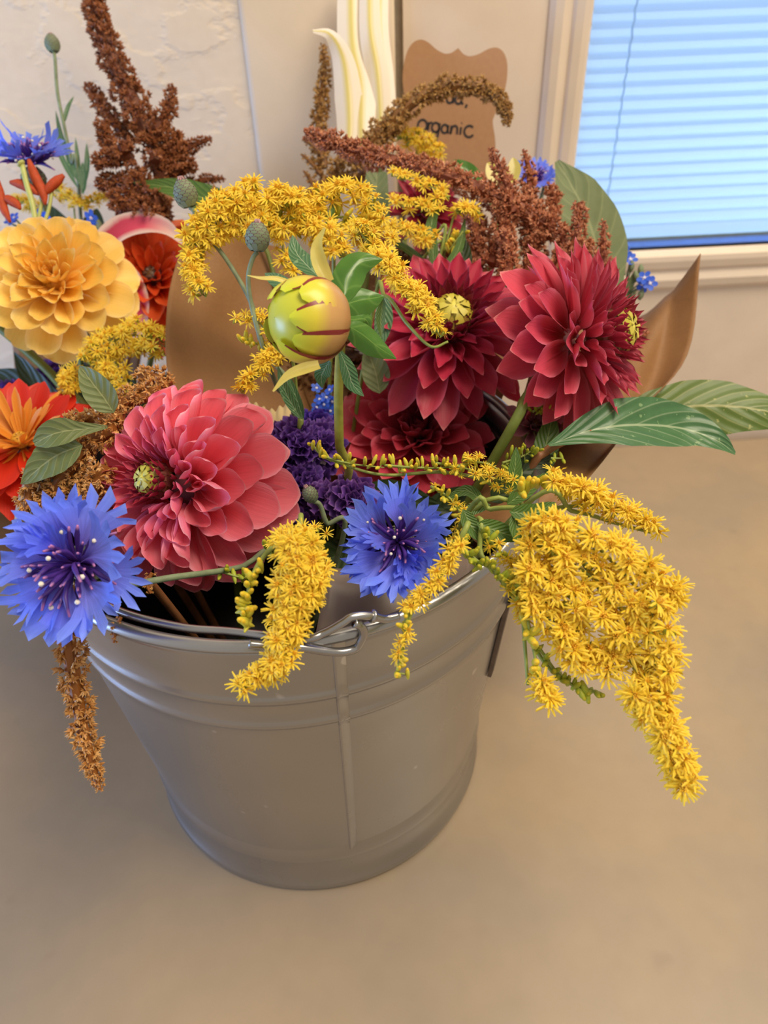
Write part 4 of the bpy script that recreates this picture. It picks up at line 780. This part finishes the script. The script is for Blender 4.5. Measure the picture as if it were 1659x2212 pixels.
t = NT('bud_core'); M_bcore = t.bsdf(s2l((196, 196, 56)), .35, spec=.5); mb.grid(G, 0, True); bd.add('core', mb.mesh('core', M_bcore), Matrix.Translation(Vector(bd.loc)))
for k in range(9):                                    # outer petals wrapped over the core like the staves of a barrel
    b0 = k * 2 * math.pi / 9 + .2; len_ = [1.62, 1.40, 1.55, 1.66, 1.36, 1.60, 1.45, 1.64, 1.5][k]; G = []
    for q in np.linspace(0, 1, 14):
        a_ = math.pi * .98 - q * math.pi * .5 * len_; wv = (.50 * math.sqrt(max(.0, 1 - max(0, (q - .45) / .56) ** 2.4)) + .02); row = []
        for s_ in np.linspace(-1, 1, 9):
            b_ = b0 + s_ * wv; r_ = rb * (1.0 + .018 * (1 - abs(s_)) + (.03 if k % 2 else .0) - .02 * q + .02 * s_)
            row.append(C + r_ * (x0 * math.sin(a_) * math.cos(b_) + y0 * math.sin(a_) * math.sin(b_) + z0 * math.cos(a_)) - bd.loc)
        G.append(row)
    o = bd.add('petal', MB().grid(G).mesh('petal', M_budp), Matrix.Translation(Vector(bd.loc)))
for P, hw, m_ in (([(742, 650), (752, 600), (780, 565), (826, 560)], 36, M_sepal), ([(740, 660), (770, 650), (800, 645), (830, 640)], 36, M_sepal), ([(745, 700), (780, 720), (815, 748), (856, 775)], 30, M_sepal), ([(735, 760), (752, 800), (762, 830), (786, 856)], 19, M_leaf_cool),
                  ([(712, 780), (700, 800), (694, 815), (696, 838)], 18, M_leaf_cool), ([(690, 600), (660, 570), (640, 545), (632, 508)], 22, M_leaf_cool), ([(640, 620), (610, 612), (590, 600), (572, 590)], 18, M_leaf_cool), ([(735, 690), (765, 690), (790, 690), (800, 710)], 32, M_sepal)):
    leaf_part(bd, pts([(u_, v_, .288 + .004 * i) for i, (u_, v_) in enumerate(P)]), px(hw, .285), nz(-F + R * .2), m_, name='bract', nu=7, nv=12, fold=-.35 if m_ is M_sepal else .2, prof=[.25, .8, 1, .95, .6, .05], droop=.15, label='glossy green bract')
for P, hw in (([(708, 610), (690, 570), (686, 530), (702, 492)], 17), ([(690, 790), (655, 800), (620, 815), (590, 846)], 15), ([(640, 618), (600, 604), (565, 602), (534, 595)], 7)):
    leaf_part(bd, pts([(u_, v_, .270 - .001 * i) for i, (u_, v_) in enumerate(P)]), px(hw, .27), nz(-F + U * .5), M_bract, name='pale_bract', nu=5, nv=10, fold=.4, prof=[.8, 1, 1, .8, .45, .15], label='pale yellow reflexed bract')
stem_part(bd, [C - ax * rb * .95, at(735, 760, .30), at(731, 850, .315), at(733, 960, .335), at(736, 1080, .37), INB(150)], .0021, plain('bud_stem', (160, 160, 72), .35, .2, 200), k=10)

# ------------------------------------------------------------------ statice
t = NT('statice_calyx'); c, u, v = t.uv(); oi = t.n('ShaderNodeObjectInfo')
col = t.ramp(v, [(0., (70, 74, 46)), (.25, (60, 34, 92)), (.8, (92, 52, 150)), (1., (132, 92, 176))]); col = t.mix(1., col, oi.outputs['Color'], 'MULTIPLY'); M_stat = t.bsdf(col, .6, trans=.3)
M_white = plain('corolla_white', (240, 232, 220), .6, .05, trans=.2)
def calyx(seed, white=False):
    r_ = np.random.default_rng(seed); mb = MB(); n = 24; ph = r_.uniform(0, 6)
    G = []
    for v_ in (0, .25, .5, .75, .9, 1.):
        rr = .10 + .75 * v_ ** 1.6; G.append([((rr + .10 * v_ * math.sin(5 * a_ + ph)) * math.cos(a_), (rr + .10 * v_ * math.sin(5 * a_ + ph)) * math.sin(a_), v_ * 1.0 + .16 * v_ * v_ * math.sin(9 * a_ + ph * 2) + .05 * (v_ == 1.) * (-1) ** k) for k, a_ in enumerate(np.linspace(0, 2 * np.pi, n, endpoint=False))])
    mb.grid(G, 0, True)
    if white:
        for i in range(5):
            a_ = i * 1.2566; d = A([math.cos(a_), math.sin(a_), 0]); s_ = A([-math.sin(a_), math.cos(a_), 0])
            mb.add([A([0, 0, .8]), d * .22 + s_ * .13 + A([0, 0, .95]), d * .36 + A([0, 0, .98]), d * .22 - s_ * .13 + A([0, 0, .95])], [(0, 3, 2, 1)], None, 1)
    return mb.mesh('calyx', [M_stat, M_white])
CLX = [calyx(i) for i in range(4)] + [calyx(9, True)]
def statice(label, blobs, stem, size, tint=(1, 1, 1, 1), seed=0):
    r_ = np.random.default_rng(seed); th = Thing('statice', label, 'flower', stem[-1])
    for (u_, v_, d_), (ru, rv), n in blobs:
        c_ = at(u_, v_, d_)
        for i in range(n):
            rr = math.sqrt((i + .5) / n); a_ = i * 2.4; du, dv = ru * rr * math.cos(a_), rv * rr * math.sin(a_)
            p = at(u_ + du, v_ + dv, d_ + .012 * rr * rr); ax_ = nz(cdir(du / max(ru, rv) * .9, -dv / max(ru, rv) * .9 + .2, .8) + r_.normal(0, .28, 3)); x, y, z = basis(ax_); s_ = size * r_.uniform(.8, 1.2)
            th.add('calyx', CLX[4 if r_.uniform() < .09 else r_.integers(4)], mat4(x, y, z, p - z * s_, (s_, s_, s_ * 1.1)), col=tint)
        for i in range(5): stem_part(th, [at(u_ + r_.uniform(-.6, .6) * ru, v_ + r_.uniform(-.6, .6) * rv, d_ + .012), at(u_, v_ + rv * .8, d_ + .03)], .0009, M_stem, name='twig', n=6, k=5)
    stem_part(th, [at(blobs[0][0][0], blobs[0][0][1] + 40, blobs[0][0][2] + .02)] + list(stem), .0016); return th
statice('deep purple statice cluster between the coral and lower red dahlias', [((640, 965, .372), (62, 58), 34), ((650, 1050, .368), (52, 60), 30), ((705, 965, .376), (34, 50), 16), ((640, 1130, .362), (36, 36), 12)], [INB(140)], .0062, seed=1)
statice('mauve statice cluster tucked left of the central cornflower', [((758, 1080, .345), (48, 46), 22), ((700, 1075, .355), (30, 30), 9)], [INB(170)], .0062, (1.35, 1.3, 1.1, 1), seed=2)
statice('small indigo statice tuft just left of the thick green stem', [((686, 912, .40), (34, 18), 14)], [INB(120)], .0056, (.75, .9, 1.3, 1), seed=3)
statice('violet statice glimpsed behind the scarlet zinnia', [((20, 880, .50), (50, 60), 20), ((115, 815, .52), (40, 40), 12), ((10, 1050, .44), (36, 14), 8)], [LBp()], .008, seed=4)

# ------------------------------------------------------------------ forget-me-nots
M_fmn = plain('forget_me_not_petal', (62, 108, 232), .5, .15, 300, .25); M_fmc = plain('forget_me_not_eye', (225, 220, 235), .5)
mb = MB()
for i in range(5):
    a_ = i * 1.2566; d = A([math.cos(a_), math.sin(a_), 0]); s_ = A([-math.sin(a_), math.cos(a_), 0]); z = A([0, 0, 1.])
    mb.add([d * .1, d * .5 + s_ * .36 + z * .05, d * .85 + s_ * .28 + z * .08, d * 1. + z * .1, d * .85 - s_ * .28 + z * .08, d * .5 - s_ * .36 + z * .05, d * .55 - z * .02], [(0, 1, 6), (1, 2, 6), (2, 3, 6), (3, 4, 6), (4, 5, 6), (5, 0, 6)], None, 0)
mb.lathe([(.22, .03), (.16, .12), (.05, .10), (.002, .05)], 8, 1); mb.lathe([(.04, -.6), (.08, -.3), (.12, .02)], 6, 2); ME_fmn = mb.mesh('blossom', [M_fmn, M_fmc, M_stem_grey])
mb = MB(); mb.lathe([(.1, -.7), (.34, -.3), (.36, .1), (.2, .5), (.02, .7)], 7); ME_fbud = mb.mesh('calyx_bud', M_stem_grey)
def fmn(label, spots, stem, size, seed, buds=(), leaves=()):
    r_ = np.random.default_rng(seed); th = Thing('forget_me_not', label, 'flower', stem[-1])
    for u_, v_, d_ in spots:
        x, y, z = basis(nz(-F + r_.normal(0, .5, 3))); p = at(u_, v_, d_); th.add('blossom', ME_fmn, mat4(x, y, z, p, size)); stem_part(th, [p - z * size * .5, stem[0]], .0006, M_stem_grey, name='stalk', n=6, k=4)
    for u_, v_, d_ in buds:
        x, y, z = basis(nz(U + r_.normal(0, .4, 3))); p = at(u_, v_, d_); th.add('calyx_bud', ME_fbud, mat4(x, y, z, p, size * 1.1)); stem_part(th, [p - z * size * .5, stem[0]], .0006, M_stem_grey, name='stalk', n=6, k=4)
    stem_part(th, stem, .0010, M_stem_grey)
    for P, hw in leaves: leaf_part(th, pts(P), hw, -F, M_leaf_dusty, nu=3, nv=8)
fmn('blue forget-me-not cluster left of the thick green bud stem', [(u_, v_, .41) for u_, v_ in ((684, 838), (712, 842), (690, 862), (705, 858), (700, 874), (684, 880), (714, 888), (696, 894), (718, 868))], [at(700, 900, .42), INB(120)], px(14, .41), 1)
fmn('blue forget-me-nots against the window sill by the brown paper', [(1350, 548, .48), (1342, 566, .48), (1362, 560, .48), (1392, 600, .47), (1404, 612, .47), (1390, 616, .475)], [at(1345, 640, .49), at(1330, 700, .50), INB(20)], px(17, .47), 2, [(1364, 575, .48), (1384, 582, .48), (1374, 596, .48), (1340, 590, .48), (1385, 635, .475), (1350, 650, .48)], [([(1340, 690, .49), (1355, 630, .485), (1372, 585, .48)], px(11, .48))])
fmn('blue forget-me-not beside the top of the golden yellow dahlia', [(190, 490, .50), (205, 500, .50), (185, 505, .50), (196, 472, .50)], [at(200, 530, .51), LBp()], px(20, .5), 3, [(214, 488, .50)])
fmn('blue forget-me-nots peeking above the golden yellow dahlia', [(30, 470, .50), (84, 462, .50), (100, 468, .50), (22, 478, .5)], [at(60, 500, .51), LBp()], px(14, .5), 4)

# ------------------------------------------------------------------ lilies
t = NT('lily_petal'); c, u, v = t.uv(); au = t.math('ABSOLUTE', t.math('SUBTRACT', u, .5))
M_lily = t.bsdf(t.mix(t.ramp(au, [(.03, (255, 255, 255)), (.2, (0, 0, 0))]), s2l((246, 238, 224)), s2l((226, 212, 128))), .35, trans=.35)
ll = Thing('white_lily', 'half-open white lily with yellow-green ribs at the top', 'flower', INB(95, .05))
for P, hw, kw in (([(752, 340, .51), (755, 260, .51), (750, 180, .508), (738, 115, .503), (712, 72, .495), (676, 66, .488)], 30, dict(fold=-.5, prof=[.55, .9, 1, .85, .6, .35, .12])), ([(800, 350, .525), (790, 260, .525), (785, 150, .525), (775, 40, .525), (768, -60, .525)], 44, dict(fold=-.3, prof=[.5, .8, .95, 1, 1])),
                  ([(820, 340, .517), (822, 250, .515), (815, 150, .512), (800, 60, .51), (798, -60, .51)], 26, dict(fold=-.6, prof=[.6, .9, 1, .9, .8])), ([(838, 340, .524), (838, 250, .522), (828, 150, .52), (820, 60, .52), (822, -60, .52)], 22, dict(fold=-.4, prof=[.6, .9, 1, .9, .8])), ([(780, 350, .512), (780, 260, .512), (778, 180, .514), (762, 100, .516), (758, 0, .516), (760, -60, .516)], 34, dict(fold=-.3, prof=[.6, .9, 1, .9, .8]))):
    leaf_part(ll, pts(P), px(hw, .52), -F, M_lily, name='petal', nu=9, nv=22, **kw)
stem_part(ll, [at(800, 340, .52), at(812, 440, .52), INB(95, .05)], .0028)
t = NT('pink_lily_petal'); c, u, v = t.uv(); au = t.math('ABSOLUTE', t.math('SUBTRACT', u, .5)); ns = t.noise(c.outputs['Object'], 60., 3)
col = t.mix(t.ramp(t.math('ADD', au, t.math('MULTIPLY', ns, .25)), [(.36, (255, 255, 255)), (.56, (0, 0, 0))]), s2l((236, 212, 200)), t.ramp(v, [(0., (150, 30, 60)), (.6, (232, 84, 112)), (.9, (236, 212, 200))])); M_plily = t.bsdf(col, .4, trans=.3)
pl = Thing('pink_lily', 'pink and white lily petals curling behind the golden yellow dahlia', 'flower', LB)
leaf_part(pl, pts(T(.485, (214, 560), (232, 520), (262, 494), (310, 482), (360, 492), (400, 530))), px(27, .485), -F, M_plily, name='petal', nu=9, nv=20, fold=.25, prof=[.8, 1, 1, .9, .6, .1])
leaf_part(pl, pts(T(.49, (250, 565), (280, 600), (298, 650), (296, 710), (276, 745))), px(26, .49), -F, M_plily, name='petal', nu=9, nv=16, fold=.25, prof=[.6, .9, 1, .8, .2], col=(1, .95, 1, 1))
M_anth = plain('lily_anther', (176, 66, 22), .7, .15, 400); M_sty = plain('lily_style', (178, 184, 104), .4, .1)
for P in ([(62, 345), (74, 378), (92, 415), (98, 442)], [(22, 394), (45, 398), (66, 408), (84, 420)], [(138, 378), (122, 392), (108, 405), (94, 422)], [(-4, 390), (0, 420), (8, 450), (22, 480)], [(4, 428), (20, 432), (34, 440), (44, 452)]):
    mb = MB(); mb.tube(pts([(u_, v_, .46) for u_, v_ in P]) - pl.loc, [px(4, .46), px(10, .46), px(11, .46), px(9, .46), px(3, .46)], 8, n=14); pl.add('anther', mb.mesh('anther', M_anth), Matrix.Translation(Vector(pl.loc)), label='rusty orange anther')
mb = MB(); mb.tube(pts(T(.455, (42, 350), (48, 356))) - pl.loc, [px(5, .455), px(10, .455), px(7, .455)], 8, n=5); mb.tube(pts(T(.456, (47, 354), (58, 400), (70, 440), (80, 500))) - pl.loc, px(6, .455), 7, n=14); mb.tube(pts(T(.462, (92, 430), (84, 470), (80, 500))) - pl.loc, px(4, .455), 6, n=8); mb.tube(pts(T(.462, (112, 410), (106, 450), (90, 500))) - pl.loc, px(4, .455), 6, n=8)
pl.add('style', mb.mesh('style', M_sty), Matrix.Translation(Vector(pl.loc))); stem_part(pl, [at(80, 500, .46), at(160, 640, .52), LBp()], .0022)

# ------------------------------------------------------------------ leafy stems
def sprig(label, leaves, stem, smat=M_stem, name='leafy_stem', sr=.0016):
    th = Thing(name, label, 'leafy stem', stem[-1]); stem_part(th, stem, sr, smat)
    for P, hw, m_, kw in leaves: leaf_part(th, pts(P), hw, kw.pop('face', -F), m_, **kw)
    return th
sprig('pair of large veined green leaves reaching past the right of the pail', [
    ([(1185, 962, .350), (1275, 930, .352), (1370, 918, .358), (1470, 925, .372), (1545, 950, .37), (1588, 980, .372)], px(58, .375), M_leaf_cool, dict(fold=.30, wave=.03, nu=11, nv=28, waves=3, prof=[.06, .5, .95, 1, .75, .35, .08], face=nz(-F + U * .35))),
    ([(1330, 900, .415), (1420, 885, .41), (1530, 876, .405), (1640, 885, .40), (1740, 915, .40)], px(64, .41), M_leaf_big, dict(fold=-.18, wave=.03, nu=11, nv=24, waves=3, prof=[.1, .7, 1, .95, .6, .1], face=nz(-F + U * .2)))],
    [at(1275, 930, .354), at(1180, 975, .356), at(1110, 1060, .37), INB(0)], M_stem_red, sr=.0022)
sprig('broad dusty green leaf in front of the window blind', [([(1290, 620, .475), (1285, 520, .475), (1250, 430, .475), (1203, 348, .475)], px(66, .475), M_leaf_dusty, dict(fold=.15, nu=9, nv=20, prof=[.8, 1, .95, .7, .08]))], [at(1290, 620, .478), at(1250, 800, .49), INB(20)])
sprig('light green leaf poking left behind the cornflower bud', [([(520, 450, .485), (430, 425, .485), (370, 405, .485), (288, 394, .485)], px(30, .485), M_leaf, dict(fold=.2, nu=7, nv=16, prof=[.7, 1, .9, .5, .05]))], [at(520, 450, .488), at(600, 650, .5), INB(110)])
sprig('olive strap leaf at the foot of the white lily', [([(812, 470, .47), (812, 430, .47), (814, 372, .47)], px(30, .47), M_leaf_dusty, dict(fold=.2, prof=[1, .95, .75]))], [at(812, 470, .475), at(812, 640, .48), INB(95)])
sprig('bright small green leaves behind the rust red amaranth', [([(1040, 400, .47), (1010, 370, .47), (980, 345, .47)], px(18, .47), M_sepal, dict(fold=.2)), ([(1095, 400, .475), (1070, 372, .475), (1052, 352, .475)], px(24, .47), M_bract, dict(fold=.2)), ([(1100, 400, .48), (1110, 365, .48), (1108, 340, .48)], px(16, .47), M_bract, dict(fold=.2)), ([(990, 620, .44), (1000, 560, .44), (995, 500, .44)], px(20, .44), M_leaf_dark, {})], [at(1060, 420, .48), at(1050, 600, .48), INB(60)])
sprig('narrow grey-green leaves under the pale bract of the big bud', [([(650, 905, .37), (618, 850, .365), (600, 790, .36)], px(12, .36), M_leaf_cool, {}), ([(655, 905, .375), (640, 860, .37), (618, 800, .365)], px(10, .36), M_leaf_cool, {}), ([(820, 850, .40), (810, 800, .40), (790, 750, .40)], px(30, .40), M_leaf_dusty, {}), ([(830, 640, .39), (828, 700, .39), (815, 760, .39)], px(20, .39), M_leaf_cool, {})], [at(650, 905, .375), INB(120)])
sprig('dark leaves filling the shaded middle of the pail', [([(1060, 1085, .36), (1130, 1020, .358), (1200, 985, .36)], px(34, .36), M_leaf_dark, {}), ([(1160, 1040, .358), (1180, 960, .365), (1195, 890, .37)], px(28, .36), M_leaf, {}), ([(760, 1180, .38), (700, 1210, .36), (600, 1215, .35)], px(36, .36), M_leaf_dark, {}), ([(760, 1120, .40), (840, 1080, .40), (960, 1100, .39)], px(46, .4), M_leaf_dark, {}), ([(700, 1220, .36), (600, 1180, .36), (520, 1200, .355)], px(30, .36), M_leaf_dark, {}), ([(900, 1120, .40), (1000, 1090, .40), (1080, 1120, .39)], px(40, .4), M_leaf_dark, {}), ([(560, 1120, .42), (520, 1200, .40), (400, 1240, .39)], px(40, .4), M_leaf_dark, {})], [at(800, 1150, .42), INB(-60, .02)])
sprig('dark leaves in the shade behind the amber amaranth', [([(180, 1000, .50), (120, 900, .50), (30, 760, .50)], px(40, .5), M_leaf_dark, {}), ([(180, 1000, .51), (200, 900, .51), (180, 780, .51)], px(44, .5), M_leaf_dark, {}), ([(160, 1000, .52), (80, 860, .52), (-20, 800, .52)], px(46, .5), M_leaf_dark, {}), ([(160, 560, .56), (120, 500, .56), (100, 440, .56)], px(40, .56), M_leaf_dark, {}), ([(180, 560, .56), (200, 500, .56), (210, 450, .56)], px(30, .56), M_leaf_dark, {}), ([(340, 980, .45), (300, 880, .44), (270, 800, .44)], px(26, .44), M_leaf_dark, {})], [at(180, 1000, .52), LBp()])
sprig('thick diagonal olive stem under the golden yellow dahlia', [], [at(-20, 690, .47), at(60, 760, .475), at(130, 830, .48), at(210, 950, .50), LBp()], sr=.0030)

# ------------------------------------------------------------------ sign
t = NT('sign_card'); c = t.n('ShaderNodeTexCoord'); M_card = t.bsdf(t.mix(t.noise(c.outputs['Object'], 300., 2), s2l((178, 132, 94)), s2l((190, 146, 106))), .7)
M_ink = plain('ink', (52, 48, 50), .6, .05)
sg = Thing('sign', 'brown scalloped card sign with handwritten organic behind the flowers', 'sign', INB(85, .05))
SC = at(972, 250, .555); sx = cdir(.995, -.105, .0); sy = nz(A([0, 0, 1.]) * .95 + F * .1); sy = nz(sy - sx * (sy @ sx)); sn = np.cross(sx, sy); k_ = .555 / FPX
half = [(0, 124), (5, 120), (14, 114), (27, 112), (45, 118), (62, 128), (78, 132), (93, 126), (104, 110), (109, 85), (109, 60), (104, 35), (96, 12), (93, 0)]
half = [(x * 1.0, y) for x, y in half]; out_ = [tuple(p_) for p_ in cr(A([(x, y) for x, y in half], float), 44)]
low = [(x, -y) for x, y in out_[::-1]]; rt = out_ + low[1:]; outline = rt + [(-x, y) for x, y in rt[::-1]][1:-1]
V = [SC + (sx * x + sy * y) * k_ + sn * z - sg.loc for z in (.0003, -.0003) for x, y in outline]; n = len(outline)
mb = MB(); mb.add(V, [tuple(range(n - 1, -1, -1)), tuple(range(n, 2 * n))] + [(i, (i + 1) % n, n + (i + 1) % n, n + i) for i in range(n)]); sg.add('card', mb.mesh('card', M_card, False), Matrix.Translation(Vector(sg.loc)))
def stroke(L, ox, oy, s_=1., w_=2.3):
    mb = MB()
    for P in L:
        Q = cr(A([(x, y, 0) for x, y in P], float), max(6, 5 * len(P))); W_ = A([SC + (sx * (ox + q[0] * s_) + sy * (oy + q[1] * s_)) * k_ + sn * .0005 for q in Q]); tt, _, _ = frames(W_)
        sd = np.cross(tt, sn) * w_ * k_; mb.grid(np.stack([W_ - sd, W_ + sd], 1) - sg.loc)
    return mb
def ring_(cx, cy, rx, ry, a0=0, a1=360, n=9): return [(cx + rx * math.cos(math.radians(a)), cy + ry * math.sin(math.radians(a))) for a in np.linspace(a0, a1, n)]
org = [ring_(9, 10, 10, 11), [(22, 18), (22, 2), (23, 14), (30, 18)], ring_(38, 9, 8, 9), [(46, 18), (45, -4), (40, -20), (32, -18), (32, -8), (46, 4)], ring_(58, 8, 7, 8), [(65, 16), (65, 4), (68, 0)], [(72, 16), (72, 0), (74, 12), (80, 16), (85, 12), (86, 0)], [(93, 15), (93, 0)], [(93, 22), (94, 23)], ring_(112, 8, 11, 11, 50, 330)]
sg.add('lettering', stroke(org, -66, -34).mesh('lettering', M_ink), Matrix.Translation(Vector(sg.loc)), label='handwritten word organic in black ink')
una = [[(0, 16), (0, 3), (6, 0), (12, 4), (12, 16), (13, 0)], ring_(24, 8, 7, 8), [(31, 16), (31, 4), (35, 0)], [(43, 1), (41, -6)]]
sg.add('lettering', stroke(una, -10, 24).mesh('lettering', M_ink), Matrix.Translation(Vector(sg.loc)))
mb = MB(); mb.tube([SC - sy * k_ * 90 - sn * .001 - sg.loc, INB(85, .05) - sg.loc], .0013, 6); sg.add('stick', mb.mesh('stick', plain('wood_stick', (196, 160, 110), .6)), Matrix.Translation(Vector(sg.loc)))
